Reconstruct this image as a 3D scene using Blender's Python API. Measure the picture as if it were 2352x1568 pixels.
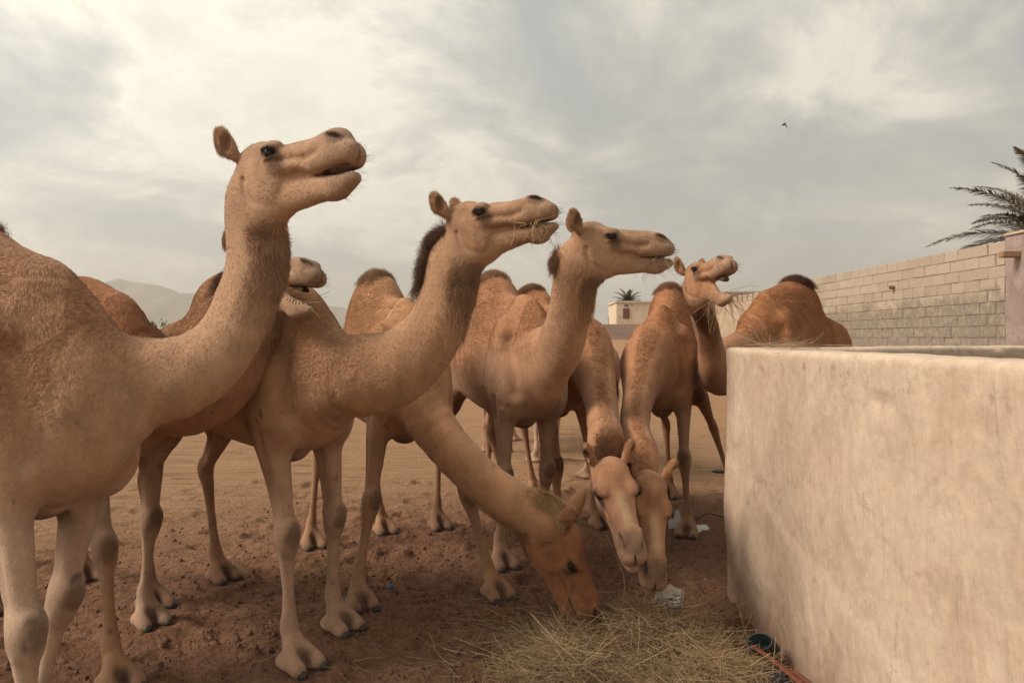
import bpy, bmesh, math, random
import numpy as np
from mathutils import Vector, Matrix

for _o in list(bpy.data.objects):
    bpy.data.objects.remove(_o)
scene = bpy.context.scene
COL = scene.collection
rng = np.random.default_rng(7)
random.seed(7)
R_ = math.radians

# ------------------------------------------------------------------ camera
FOC, HOR, CAMH = 1568.0, 775.0, 1.45          # focal length in photo units, horizon row, eye height
cam_d = bpy.data.cameras.new('camera')
cam = bpy.data.objects.new('camera', cam_d)
COL.objects.link(cam)
cam.location = (0, 0, CAMH)
cam.rotation_euler = (R_(90), 0, 0)
cam_d.sensor_width = 36.0
cam_d.lens = 24.0
cam_d.shift_y = -9.0 / 2352.0
cam_d.clip_start = 0.05
cam_d.clip_end = 30000
cam_d.dof.use_dof = True
cam_d.dof.focus_distance = 3.3
cam_d.dof.aperture_fstop = 5.0
scene.camera = cam


def at(px, py, d):
    """point at depth d that the photo shows at column px, row py (2352-wide rows)"""
    return np.array([(px - 1176.0) / FOC * d, d, CAMH - (py - HOR) / FOC * d])


# ------------------------------------------------------------------ sky, sun, exposure
SUN_EL, SUN_AZ = R_(42), R_(190)               # azimuth measured from +X, counter-clockwise
world = bpy.data.worlds.new('World')
scene.world = world
world.use_nodes = True
wt = world.node_tree
for n in list(wt.nodes):
    wt.nodes.remove(n)


def N(t, kind, **kw):
    n = t.nodes.new(kind)
    for k, v in kw.items():
        if k.startswith('i_'):
            key = k[2:]
            n.inputs[int(key) if key.isdigit() else key.replace('_', ' ')].default_value = v
        else:
            setattr(n, k, v)
    return n


def ramp(t, fac, stops, interp='LINEAR'):
    n = t.nodes.new('ShaderNodeValToRGB')
    n.color_ramp.interpolation = interp
    e = n.color_ramp.elements
    while len(e) < len(stops):
        e.new(0.5)
    for q, (p, c) in zip(e, stops):
        q.position = p
        q.color = (c[0], c[1], c[2], 1) if not np.isscalar(c) else (c, c, c, 1)
    t.links.new(fac, n.inputs[0])
    return n.outputs[0]


def mathn(t, op, a, b=None, clamp=False):
    n = t.nodes.new('ShaderNodeMath')
    n.operation = op
    n.use_clamp = clamp
    for i, v in enumerate((a, b)):
        if v is None:
            continue
        if isinstance(v, (int, float)):
            n.inputs[i].default_value = v
        else:
            t.links.new(v, n.inputs[i])
    return n.outputs[0]


def mixc(t, fac, a, b, mode='MIX'):
    n = t.nodes.new('ShaderNodeMix')
    n.data_type = 'RGBA'
    n.blend_type = mode
    for s, v in ((n.inputs[0], fac), (n.inputs[6], a), (n.inputs[7], b)):
        if isinstance(v, (int, float)):
            s.default_value = v
        elif isinstance(v, (tuple, list)):
            s.default_value = (v[0], v[1], v[2], 1)
        else:
            t.links.new(v, s)
    return n.outputs[2]


def build_sky():
    t = wt
    sky = N(t, 'ShaderNodeTexSky', sky_type='NISHITA')
    sky.sun_disc = False
    sky.sun_elevation = SUN_EL
    sky.sun_rotation = math.pi / 2 - SUN_AZ
    sky.air_density = 1.0
    sky.dust_density = 4.0
    sky.ozone_density = 1.2
    tc = N(t, 'ShaderNodeTexCoord')
    sep = N(t, 'ShaderNodeSeparateXYZ')
    t.links.new(tc.outputs['Generated'], sep.inputs[0])
    z = mathn(t, 'ADD', mathn(t, 'MAXIMUM', sep.outputs[2], 0.0), 0.24)
    cx = mathn(t, 'DIVIDE', sep.outputs[0], z)
    cy = mathn(t, 'DIVIDE', sep.outputs[1], z)
    com = N(t, 'ShaderNodeCombineXYZ')
    t.links.new(cx, com.inputs[0])
    t.links.new(cy, com.inputs[1])
    mr = N(t, 'ShaderNodeMapping')
    mr.inputs['Rotation'].default_value = (0, 0, R_(-42))
    mr.inputs['Location'].default_value = (-0.2, 6.8, 0)
    t.links.new(com.outputs[0], mr.inputs[0])
    mp = N(t, 'ShaderNodeMapping')
    mp.inputs['Scale'].default_value = (0.70, 1.25, 1)
    t.links.new(mr.outputs[0], mp.inputs[0])
    n1 = N(t, 'ShaderNodeTexNoise', i_Scale=0.75, i_Detail=9.0, i_Roughness=0.55, i_Distortion=0.5)
    t.links.new(mp.outputs[0], n1.inputs['Vector'])
    n2 = N(t, 'ShaderNodeTexNoise', i_Scale=1.9, i_Detail=11.0, i_Roughness=0.67, i_Distortion=0.5)
    t.links.new(mr.outputs[0], n2.inputs['Vector'])
    dens = mathn(t, 'ADD', mathn(t, 'MULTIPLY', n1.outputs[0], 0.58), mathn(t, 'MULTIPLY', n2.outputs[0], 0.42))
    cover = ramp(t, dens, [(0.44, 0.02), (0.505, 0.5), (0.57, 1.0)])
    thick = ramp(t, dens, [(0.44, (6.0, 5.75, 5.1)), (0.58, (8.8, 8.35, 7.1)), (0.72, (6.0, 5.65, 5.0))])
    sky_c = mixc(t, 0.82, sky.outputs[0], (4.8, 4.9, 4.7))
    c = mixc(t, cover, sky_c, thick)
    # the dusty air near the horizon
    hz = ramp(t, sep.outputs[2], [(0.0, 0.5), (0.12, 0.18), (0.26, 0.0)])
    c = mixc(t, hz, c, (5.9, 5.45, 4.75))
    # the veil is brightest round the hidden sun
    sd = Vector((math.cos(SUN_AZ) * math.cos(SUN_EL), math.sin(SUN_AZ) * math.cos(SUN_EL), math.sin(SUN_EL)))
    dt = N(t, 'ShaderNodeVectorMath', operation='DOT_PRODUCT')
    t.links.new(tc.outputs['Generated'], dt.inputs[0])
    dt.inputs[1].default_value = sd
    glow = ramp(t, dt.outputs['Value'], [(0.0, 0.76), (0.40, 0.98), (0.75, 1.12), (1.0, 1.2)])
    c = mixc(t, 1.0, c, glow, 'MULTIPLY')
    bg = N(t, 'ShaderNodeBackground', i_Strength=0.1)
    t.links.new(c, bg.inputs[0])
    out = N(t, 'ShaderNodeOutputWorld')
    t.links.new(bg.outputs[0], out.inputs[0])


build_sky()
sun_d = bpy.data.lights.new('sun', 'SUN')
sun_d.energy = 3.2
sun_d.angle = R_(20)
sun_d.color = (1.0, 0.87, 0.74)
sun = bpy.data.objects.new('sun', sun_d)
COL.objects.link(sun)
_sv = Vector((math.cos(SUN_AZ) * math.cos(SUN_EL), math.sin(SUN_AZ) * math.cos(SUN_EL), math.sin(SUN_EL)))
sun.rotation_euler = _sv.to_track_quat('Z', 'Y').to_euler()
sun.location = _sv * 30

vs = scene.view_settings
vs.view_transform = 'Standard'
vs.look = 'None'
vs.exposure = 0.42
vs.gamma = 1.0
vs.use_curve_mapping = False
scene.cycles.use_denoising = True
scene.cycles.max_bounces = 6
scene.cycles.diffuse_bounces = 3
scene.cycles.glossy_bounces = 2
scene.cycles.transmission_bounces = 3
scene.render.hair_type = 'STRAND'


# ------------------------------------------------------------------ helpers
def tag(o, label=None, cat=None, group=None, kind=None):
    for k, v in (('label', label), ('category', cat), ('group', group), ('kind', kind)):
        if v:
            o[k] = v
    return o


def empty(name, loc, label=None, cat=None, group=None):
    o = bpy.data.objects.new(name, None)
    o.location = tuple(float(v) for v in loc)
    o.empty_display_size = 0.1
    COL.objects.link(o)
    return tag(o, label, cat, group)


def mesh_obj(name, verts, faces, mat=None, parent=None, smooth=False, loc=None):
    me = bpy.data.meshes.new(name)
    verts = np.asarray(verts, float)
    me.from_pydata(verts.tolist(), [], [tuple(int(i) for i in f) for f in faces])
    me.update()
    if smooth:
        me.polygons.foreach_set('use_smooth', [True] * len(me.polygons))
    o = bpy.data.objects.new(name, me)
    COL.objects.link(o)
    if mat:
        me.materials.append(mat)
    if parent:
        o.parent = parent
    if loc is not None:
        o.location = tuple(float(v) for v in loc)
    return o


def fast_mesh(name, V, Q):
    """mesh from numpy arrays, all faces quads (or all triangles)"""
    me = bpy.data.meshes.new(name)
    k = Q.shape[1]
    me.vertices.add(len(V))
    me.vertices.foreach_set('co', np.ascontiguousarray(V, np.float32).ravel())
    me.loops.add(Q.size)
    me.loops.foreach_set('vertex_index', np.ascontiguousarray(Q, np.int32).ravel())
    me.polygons.add(len(Q))
    me.polygons.foreach_set('loop_start', np.arange(0, Q.size, k, dtype=np.int32))
    me.polygons.foreach_set('use_smooth', np.ones(len(Q), bool))
    me.update(calc_edges=True)
    return me


def new_mat(name, rough=0.8, color=(0.5, 0.5, 0.5), spec=0.3):
    m = bpy.data.materials.new(name)
    m.use_nodes = True
    t = m.node_tree
    b = t.nodes['Principled BSDF']
    b.inputs['Base Color'].default_value = (*color, 1)
    b.inputs['Roughness'].default_value = rough
    b.inputs['Specular IOR Level'].default_value = spec
    return m, t, b


def noise_np(P, f, seed=0):
    """cheap smooth value noise, P (...,3)"""
    q = P * f + seed * 17.31
    i = np.floor(q).astype(np.int64)
    u = q - i
    u = u * u * (3 - 2 * u)
    def hsh(a, b, c):
        n = (a * 73856093) ^ (b * 19349663) ^ (c * 83492791)
        n = (n ^ (n >> 13)) * 1274126177
        n = n ^ (n >> 16)
        return (n & 0xffff).astype(np.float64) / 65535.0
    r = 0
    for dx in (0, 1):
        for dy in (0, 1):
            for dz in (0, 1):
                w = (u[..., 0] if dx else 1 - u[..., 0]) * (u[..., 1] if dy else 1 - u[..., 1]) * (u[..., 2] if dz else 1 - u[..., 2])
                r = r + w * hsh(i[..., 0] + dx, i[..., 1] + dy, i[..., 2] + dz)
    return r


def fbm(P, f, oct=4, seed=0, gain=0.5):
    a, s, n = 1.0, 0.0, 0.0
    for k in range(oct):
        s = s + a * noise_np(P, f, seed + k)
        n += a
        a *= gain
        f *= 2.03
    return s / n - 0.5


def nrm(v):
    v = np.asarray(v, float)
    return v / np.linalg.norm(v)


def sm(a, b, x):
    t = np.clip((x - a) / (b - a), 0, 1)
    return t * t * (3 - 2 * t)

# ------------------------------------------------------------------ implicit-surface modelling of the animals
class Field:
    def __init__(s, o, R, h, n):
        s.o, s.R, s.h, s.n = np.asarray(o, np.float32), np.asarray(R, np.float32), h, tuple(int(v) for v in n)
        s.D = np.ones(s.n, np.float32)

    def box(s, lo, hi, m):
        """index box that holds the world points lo, hi (arrays of points with radii) grown by m"""
        L = (np.atleast_2d(lo) - s.o) @ s.R / s.h
        r = np.atleast_1d(hi)[:, None] / s.h + m / s.h
        a = np.maximum(np.floor((L - r).min(0)).astype(int), 0)
        b = np.minimum(np.ceil((L + r).max(0)).astype(int) + 1, s.n)
        return (a, b) if np.all(b > a) else None

    def pts(s, a, b):
        i = np.arange(a[0], b[0], dtype=np.float32)[:, None, None] * s.h
        j = np.arange(a[1], b[1], dtype=np.float32)[None, :, None] * s.h
        k = np.arange(a[2], b[2], dtype=np.float32)[None, None, :] * s.h
        return [s.o[q] + s.R[q, 0] * i + s.R[q, 1] * j + s.R[q, 2] * k for q in range(3)]

    def blend(s, a, b, d, k, sub):
        v = s.D[a[0]:b[0], a[1]:b[1], a[2]:b[2]]
        if sub:
            d = -d
            h = np.maximum(k - np.abs(v - d), 0) / k
            v[...] = np.maximum(v, d) + h * h * k * 0.25
        else:
            h = np.maximum(k - np.abs(v - d), 0) / k
            v[...] = np.minimum(v, d) - h * h * k * 0.25

    def ell(s, c, A, r, k, sub=False):
        bx = s.box([c], [max(r)], k + 2 * s.h)
        if bx is None:
            return
        a, b = bx
        X = s.pts(a, b)
        X = [X[q] - np.float32(c[q]) for q in range(3)]
        k0 = k1 = 0
        for i in range(3):
            l = X[0] * np.float32(A[0][i]) + X[1] * np.float32(A[1][i]) + X[2] * np.float32(A[2][i])
            l = l / np.float32(r[i])
            k0 = k0 + l * l
            l = l / np.float32(r[i])
            k1 = k1 + l * l
        k0 = np.sqrt(k0)
        d = k0 * (k0 - 1) / np.maximum(np.sqrt(k1), 1e-6)
        s.blend(a, b, d, k, sub)

    def tube(s, P, S, rs, ru, k, sub=False):
        bx = s.box(P, np.maximum(rs, ru), k + 2 * s.h)
        if bx is None:
            return
        a, b = bx
        d = np.full(tuple(b - a), 9.0, np.float32)
        for i in range(len(P) - 1):
            sb = s.box(P[i:i + 2], np.maximum(rs, ru)[i:i + 2], k + 2 * s.h)
            if sb is None:
                continue
            p, q = sb
            X = s.pts(p, q)
            ab = P[i + 1] - P[i]
            L2 = float(ab @ ab) + 1e-12
            V = [X[c] - np.float32(P[i][c]) for c in range(3)]
            t = (V[0] * np.float32(ab[0]) + V[1] * np.float32(ab[1]) + V[2] * np.float32(ab[2])) / np.float32(L2)
            t = np.clip(t, 0, 1)
            V = [V[c] - t * np.float32(ab[c]) for c in range(3)]
            T = ab / math.sqrt(L2)
            sx = S[i] - (S[i] @ T) * T
            sx = sx / np.linalg.norm(sx)
            ux = np.cross(T, sx)
            r1 = np.float32(rs[i]) + t * np.float32(rs[i + 1] - rs[i])
            r2 = np.float32(ru[i]) + t * np.float32(ru[i + 1] - ru[i])
            rm = np.minimum(r1, r2)
            l1 = (V[0] * np.float32(sx[0]) + V[1] * np.float32(sx[1]) + V[2] * np.float32(sx[2])) / r1
            l2 = (V[0] * np.float32(ux[0]) + V[1] * np.float32(ux[1]) + V[2] * np.float32(ux[2])) / r2
            l3 = (V[0] * np.float32(T[0]) + V[1] * np.float32(T[1]) + V[2] * np.float32(T[2])) / rm
            k0 = np.sqrt(l1 * l1 + l2 * l2 + l3 * l3)
            k1 = np.sqrt((l1 / r1) ** 2 + (l2 / r2) ** 2 + (l3 / rm) ** 2)
            e = k0 * (k0 - 1) / np.maximum(k1, 1e-6)
            w = d[p[0] - a[0]:q[0] - a[0], p[1] - a[1]:q[1] - a[1], p[2] - a[2]:q[2] - a[2]]
            np.minimum(w, e, out=w)
        s.blend(a, b, d, k, sub)

    def surface(s):
        D = s.D
        I = D < 0
        c = [D[x:D.shape[0] - 1 + x, y:D.shape[1] - 1 + y, z:D.shape[2] - 1 + z] for x in (0, 1) for y in (0, 1) for z in (0, 1)]
        ci = [I[x:D.shape[0] - 1 + x, y:D.shape[1] - 1 + y, z:D.shape[2] - 1 + z] for x in (0, 1) for y in (0, 1) for z in (0, 1)]
        anyv = ci[0].copy()
        allv = ci[0].copy()
        for q in ci[1:]:
            anyv |= q
            allv &= q
        act = anyv & ~allv
        idx = np.argwhere(act)
        ids = np.full(act.shape, -1, np.int32)
        ids[act] = np.arange(len(idx))
        cv = np.stack([q[act] for q in c], 1)
        cor = np.array([(x, y, z) for x in (0, 1) for y in (0, 1) for z in (0, 1)], np.float32)
        acc = np.zeros((len(idx), 3), np.float32)
        cnt = np.zeros(len(idx), np.float32)
        for a in range(8):
            for b in range(a + 1, 8):
                if np.abs(cor[a] - cor[b]).sum() != 1:
                    continue
                m = (cv[:, a] < 0) != (cv[:, b] < 0)
                t = cv[m, a] / (cv[m, a] - cv[m, b])
                acc[m] += cor[a] + t[:, None] * (cor[b] - cor[a])
                cnt[m] += 1
        V = idx + acc / cnt[:, None]
        quads = []
        for ax in range(3):
            sl0 = [slice(1, -1)] * 3
            sl0[ax] = slice(0, -1)
            sl1 = [slice(1, -1)] * 3
            sl1[ax] = slice(1, None)
            A, B = I[tuple(sl0)], I[tuple(sl1)]
            e = np.argwhere(A != B)
            if len(e) == 0:
                continue
            inside0 = A[tuple(e.T)]
            u, v = [q for q in range(3) if q != ax]
            base = e.copy()
            base[:, u] += 1
            base[:, v] += 1
            def cell(du, dv):
                g = base.copy()
                g[:, u] += du
                g[:, v] += dv
                return ids[tuple(g.T)]
            q = np.stack([cell(-1, -1), cell(0, -1), cell(0, 0), cell(-1, 0)], 1)
            flip = inside0 if ax != 1 else ~inside0
            q[~flip] = q[~flip][:, ::-1]
            quads.append(q)
        Q = np.concatenate(quads)
        Q = Q[(Q >= 0).all(1)]
        return s.o + (V * s.h) @ s.R.T, Q


def relax(V, Q, it=2, lam=0.5):
    e = np.concatenate([Q[:, [0, 1]], Q[:, [1, 2]], Q[:, [2, 3]], Q[:, [3, 0]]])
    e = np.concatenate([e, e[:, ::-1]])
    n = np.bincount(e[:, 0], minlength=len(V)).astype(float)
    n[n == 0] = 1
    for w in (lam, -lam * 0.9) * it:
        s = np.stack([np.bincount(e[:, 0], weights=V[e[:, 1], c], minlength=len(V)) for c in range(3)], 1) / n[:, None]
        V = V + w * (s - V)
    return V


def vnormals(V, Q):
    fn = np.cross(V[Q[:, 2]] - V[Q[:, 0]], V[Q[:, 3]] - V[Q[:, 1]])
    n = np.zeros_like(V)
    for c in range(3):
        for k in range(4):
            n[:, c] += np.bincount(Q[:, k], weights=fn[:, c], minlength=len(V))
    return n / np.maximum(np.linalg.norm(n, axis=1), 1e-9)[:, None], np.linalg.norm(fn, axis=1) * 0.5


def catmull(A, sub):
    A = np.asarray(A, float)
    P = np.concatenate([[2 * A[0] - A[1]], A, [2 * A[-1] - A[-2]]])
    out = []
    for i in range(len(A) - 1):
        p0, p1, p2, p3 = P[i:i + 4]
        for k in range(sub):
            t = k / sub
            out.append(0.5 * ((2 * p1) + (p2 - p0) * t + (2 * p0 - 5 * p1 + 4 * p2 - p3) * t * t + (3 * p1 - p0 - 3 * p2 + p3) * t ** 3))
    out.append(A[-1])
    return np.array(out)


def headframe(phi, th, ro):
    f = np.array([math.cos(phi) * math.cos(th), math.sin(phi) * math.cos(th), math.sin(th)])
    l = np.array([-math.sin(phi), math.cos(phi), 0])
    u = np.cross(f, l)
    l2 = math.cos(ro) * l + math.sin(ro) * u
    return np.stack([f, l2, np.cross(f, l2)], 1)


# ---------------- materials shared by the camels
def coat_material(name, bump=0.55):
    m, t, b = new_mat(name, 0.85, spec=0.12)
    at_ = N(t, 'ShaderNodeAttribute', attribute_name='coat')
    geo = N(t, 'ShaderNodeTexCoord')
    mp = N(t, 'ShaderNodeMapping')
    mp.inputs['Scale'].default_value = (1, 1, 0.6)
    t.links.new(geo.outputs['Object'], mp.inputs[0])
    n1 = N(t, 'ShaderNodeTexNoise', i_Scale=9.0, i_Detail=6.0, i_Roughness=0.65)
    t.links.new(mp.outputs[0], n1.inputs['Vector'])
    n2 = N(t, 'ShaderNodeTexNoise', i_Scale=62.0, i_Detail=6.0, i_Roughness=0.72, i_Distortion=2.0)
    t.links.new(mp.outputs[0], n2.inputs['Vector'])
    v = ramp(t, n1.outputs[0], [(0.3, 0.74), (0.7, 1.18)])
    v2 = ramp(t, n2.outputs[0], [(0.32, 0.84), (0.66, 1.10)])
    c = mixc(t, 1.0, at_.outputs['Color'], v, 'MULTIPLY')
    c = mixc(t, 1.0, c, v2, 'MULTIPLY')  # same noise as the bump: crevices of the fur shaded in the colour
    t.links.new(c, b.inputs['Base Color'])
    bp = N(t, 'ShaderNodeBump', i_Strength=bump, i_Distance=0.010)
    t.links.new(n2.outputs[0], bp.inputs['Height'])
    t.links.new(bp.outputs[0], b.inputs['Normal'])
    b.inputs['Sheen Weight'].default_value = 0.12
    b.inputs['Sheen Roughness'].default_value = 0.5
    return m


def hair_material(name):
    m, t, b = new_mat(name, 0.7, spec=0.18)
    at_ = N(t, 'ShaderNodeAttribute', attribute_name='coat')
    t.links.new(at_.outputs['Color'], b.inputs['Base Color'])
    return m


M_COAT = coat_material('camel_coat')
M_HAIR = hair_material('camel_hair')
M_EYE, _t, _b = new_mat('camel_eye', 0.06, (0.012, 0.008, 0.006), 0.6)
M_NAIL, _t, _b = new_mat('camel_toenail', 0.55, (0.035, 0.026, 0.022), 0.3)
_n = N(_t, 'ShaderNodeTexNoise', i_Scale=60.0, i_Detail=4.0)
_tc = N(_t, 'ShaderNodeTexCoord')
_t.links.new(_tc.outputs['Object'], _n.inputs['Vector'])
_t.links.new(ramp(_t, _n.outputs[0], [(0.3, (0.02, 0.015, 0.013)), (0.7, (0.075, 0.055, 0.045))]), _b.inputs['Base Color'])
M_TEETH, _t, _b = new_mat('camel_teeth', 0.45, (0.34, 0.22, 0.115), 0.4)


def ball(nu=14, nv=9):
    V, Q = [], []
    for j in range(nv + 1):
        th = math.pi * j / nv
        for i in range(nu):
            a = 2 * math.pi * i / nu
            V.append((math.sin(th) * math.cos(a), math.sin(th) * math.sin(a), math.cos(th)))
    for j in range(nv):
        for i in range(nu):
            Q.append((j * nu + i, (j + 1) * nu + i, (j + 1) * nu + (i + 1) % nu, j * nu + (i + 1) % nu))
    return V, Q


_bv, _bq = ball(18, 12)
ME_EYE = fast_mesh('eye', np.array(_bv), np.array(_bq))
ME_EYE.materials.append(M_EYE)
_bv = np.array(ball(14, 9)[0])
_bv[:, 2] = np.where(_bv[:, 2] < 0, _bv[:, 2] * 0.75, _bv[:, 2])
_bv[:, 0] = np.where(_bv[:, 0] > 0, _bv[:, 0] * (1 + 0.35 * np.clip(-_bv[:, 2], 0, 1)), _bv[:, 0])
ME_NAIL = fast_mesh('toenail', _bv, np.array(ball(14, 9)[1]))
ME_NAIL.materials.append(M_NAIL)


def make_hair(name, parent, V, Q, NV, area, dens, length, flow, coat, count, lift, rad, seed, curl=0.25, dark=1.0, npts=4, clump=.55):
    """short fur or a tuft: single strands rooted on the skin"""
    r = np.random.default_rng(seed)
    w = area * dens[Q].mean(1)
    tot = w.sum()
    if tot <= 0:
        return None
    f = r.choice(len(Q), count, p=w / tot)
    u, v = r.random(count)[:, None], r.random(count)[:, None]
    wts = [(1 - u) * (1 - v), u * (1 - v), u * v, (1 - u) * v]
    mixv = lambda A: sum(wts[k] * A[Q[f, k]] for k in range(4))
    p, n, fl, c = mixv(V), mixv(NV), mixv(flow), mixv(coat)
    le = sum(wts[k][:, 0] * length[Q[f, k]] for k in range(4)) * r.uniform(0.6, 1.25, count)
    n /= np.maximum(np.linalg.norm(n, axis=1), 1e-6)[:, None]
    wob = np.stack([fbm(p, 9.0, 2, 31 + q) for q in range(3)], 1) * 2.2
    fl = fl + wob * curl * 2 + r.normal(0, 0.12 + curl * 0.35, (count, 3))
    fl = fl - (fl * n).sum(1)[:, None] * n
    fl /= np.maximum(np.linalg.norm(fl, axis=1), 1e-6)[:, None]
    li = lift * r.uniform(0.6, 1.4, count)[:, None]
    d0 = n * (li + 0.25) + fl
    d0 /= np.linalg.norm(d0, axis=1)[:, None]
    d1 = n * li * 0.55 + fl
    d1[:, 2] -= 0.12
    d1 /= np.linalg.norm(d1, axis=1)[:, None]
    ts = np.linspace(0, 1, npts)
    pts = np.zeros((count, npts, 3), np.float32)
    cur = p - n * 0.001
    pts[:, 0] = cur
    for k in range(1, npts):
        a = ts[k]
        cur = cur + (d0 * (1 - a) + d1 * a) * (le / (npts - 1))[:, None]
        pts[:, k] = cur
    cd = bpy.data.hair_curves.new(name)
    cd.add_curves([npts] * count)
    cd.position_data.foreach_set('vector', pts.reshape(-1))
    ra = cd.attributes.new('radius', 'FLOAT', 'POINT')
    rr = np.linspace(1, 0.25, npts)[None, :] * rad * r.uniform(0.7, 1.3, count)[:, None]
    ra.data.foreach_set('value', rr.astype(np.float32).ravel())
    ca = cd.attributes.new('coat', 'FLOAT_COLOR', 'CURVE')
    cc = c * dark * r.uniform(0.84, 1.22, count)[:, None] * (1 + clump * fbm(p, 30.0, 2, 55))[:, None]
    ca.data.foreach_set('color', np.concatenate([cc, np.ones((count, 1))], 1).astype(np.float32).ravel())
    cd.materials.append(M_HAIR)
    o = bpy.data.objects.new(name, cd)
    COL.objects.link(o)
    o.parent = parent
    o['kind'] = 'stuff'
    return o


def make_camel(cfg):
    s = cfg.get('s', 1.0)
    hd = R_(cfg['head_dir'])
    fx = np.array([math.cos(hd), math.sin(hd), 0.0])
    fy = np.array([-math.sin(hd), math.cos(hd), 0.0])
    org = np.array([cfg['c'][0], cfg['c'][1], 0.0])
    B = np.stack([fx, fy, np.array([0, 0, 1.0])], 1)
    W = lambda x, y, z: org + B @ (np.array([x, y, z]) * s)
    hu = cfg.get('hump', 1.0)
    ops = []
    # ---- trunk
    T = np.array([(-0.80, 1.20, .07, .09), (-0.72, 1.19, .15, .18), (-0.52, 1.19, .205, .235), (-0.26, 1.185, .235, .245),
                  (0.0, 1.165, .255, .285), (0.24, 1.17, .25, .315), (0.45, 1.18, .205, .315), (0.60, 1.19, .15, .255), (0.68, 1.2, .09, .17)])
    T[:, 2] *= cfg.get('fat', 1.0)
    Ts = catmull(T, 4)
    P = np.array([W(a, 0, z) for a, z, _, _ in Ts])
    ops.append(('t', P, np.tile(fy, (len(P), 1)), Ts[:, 2] * s, Ts[:, 3] * s, .05))
    E = lambda x, y, z, rx, ry, rz, k, pit=0.0, sub=False: ops.append(
        ('e', W(x, y, z), B @ np.array([[math.cos(pit), 0, -math.sin(pit)], [0, 1, 0], [math.sin(pit), 0, math.cos(pit)]]), (rx * s, ry * s, rz * s), k * s, sub))
    E(-0.07, 0, 1.40, .36, .165, .25 + .10 * hu, .16)
    E(-0.07, 0, 1.58, .19, .095, .08 + .14 * hu, .16)
    E(0.37, 0, 1.40, .22, .115, .25, .13)
    E(-0.50, 0, 1.34, .22, .13, .12, .10)
    for y in (-1, 1):
        E(0.43, y * .162, 1.20, .135, .075, .29, .065, 0.12)
        E(0.50, y * .145, 1.02, .10, .065, .15, .07, -0.25)
        E(-0.58, y * .135, 1.12, .175, .085, .26, .09, -0.1)
        E(-0.46, y * .15, 0.98, .12, .075, .15, .07, 0.3)
    E(0.36, 0, 0.855, .085, .065, .045, .05)
    if cfg.get('fill'):
        E(0.16, 0, 1.44, .26, .13, .24, .14)
    def groove(pts, r, k):
        g_ = catmull(np.array([W(*p) for p in pts]), 4)
        ops.append(('t', g_, np.tile(fy, (len(g_), 1)), np.full(len(g_), r * s), np.full(len(g_), r * s), k * s, True))
    for y in (-1, 1):
        groove([(.27, y * .262, 1.36), (.245, y * .292, 1.22), (.27, y * .290, 1.08), (.31, y * .262, .96)], .010, .10)
        groove([(.52, y * .185, 1.36), (.585, y * .185, 1.22), (.59, y * .17, 1.06)], .008, .09)
        groove([(-.36, y * .235, 1.36), (-.34, y * .262, 1.2), (-.32, y * .25, 1.05)], .016, .10)
        groove([(.30, y * .19, .93), (.40, y * .225, .945), (.50, y * .215, .98)], .006, .03)
        groove([(.44, y * .06, .93), (.53, y * .09, .99), (.60, y * .10, 1.06)], .008, .03)
    # ---- neck
    hp = cfg['head']
    HO = at(hp[0], hp[1], hp[2])
    HR = headframe(R_(hp[3]), R_(hp[4]), R_(hp[5]))
    L = hp[6]
    hw = cfg.get('hw', 1.0)
    H = lambda x, y, z: HO + HR @ (np.array([x, y * hw, z]) * L)
    front = cfg.get('frontal', False)
    nodes = [np.concatenate([W(0.26, 0, 1.24), [.13 * s, .22 * s]]), np.concatenate([W(0.50, 0, 1.21), [.125 * s, .215 * s]])]
    for (px, py, d, r) in cfg['neck']:
        rp = r / FOC * d
        nodes.append(np.concatenate([at(px, py, d), [rp, rp * 1.2] if front else [rp * .72, rp]]))
    nodes.append(np.concatenate([H(0.04, 0, -.19), [.135 * L, .235 * L]]))
    nodes.append(np.concatenate([H(0.14, 0, -.06), [.12 * L, .16 * L]]))
    Nn = catmull(np.array(nodes), 7)
    tt = np.linspace(0, 1, len(Nn))[:, None]
    S = fy * (1 - tt) + HR[:, 1] * tt
    if cfg.get('lat') is not None:
        S = S + 0
    ops.append(('t', Nn[:, :3], S, np.maximum(Nn[:, 3], .03), np.maximum(Nn[:, 4], .03), .07))
    ncnt = len(nodes)
    # ---- legs
    feet, knees, clefts = [], [], []
    for key, fore, y in (('fr', True, -1), ('fl', True, 1), ('hr', False, -1), ('hl', False, 1)):
        base = (0.47, y * .145) if fore else (-0.60, y * .14)
        ft = cfg.get(key)
        off = np.zeros(3)
        if ft is not None:
            loc = (np.array([ft[0], ft[1], 0]) - org)
            loc = np.array([loc @ fx, loc @ fy, 0]) / s
            off = loc - np.array([base[0], base[1], 0])
        if fore:
            J = [(.44, .135, 1.17, .062, .12), (.41, .15, 1.02, .066, .108), (.425, .15, .90, .060, .086), (.45, .148, .76, .050, .062),
                 (.465, .146, .62, .042, .048), (.480, .145, .560, .050, .057), (.478, .145, .50, .048, .052), (.468, .145, .44, .034, .036),
                 (.466, .145, .32, .025, .028), (.464, .145, .22, .029, .033), (.462, .145, .165, .038, .040), (.474, .145, .11, .036, .037), (.485, .145, .075, .040, .044)]
            top = 1.05
        else:
            J = [(-.52, .12, 1.22, .06, .15), (-.46, .145, 1.0, .068, .12), (-.47, .15, .90, .060, .10), (-.54, .146, .79, .046, .066),
                 (-.62, .142, .69, .036, .05), (-.655, .14, .62, .039, .052), (-.645, .14, .56, .034, .04), (-.635, .14, .45, .025, .032),
                 (-.62, .14, .30, .023, .028), (-.608, .14, .21, .028, .032), (-.602, .14, .16, .035, .038), (-.592, .14, .11, .034, .035), (-.58, .14, .075, .038, .042)]
            top = 1.05
        rows = []
        bend = cfg.get('bend', {}).get(key, 0.0)
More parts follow.
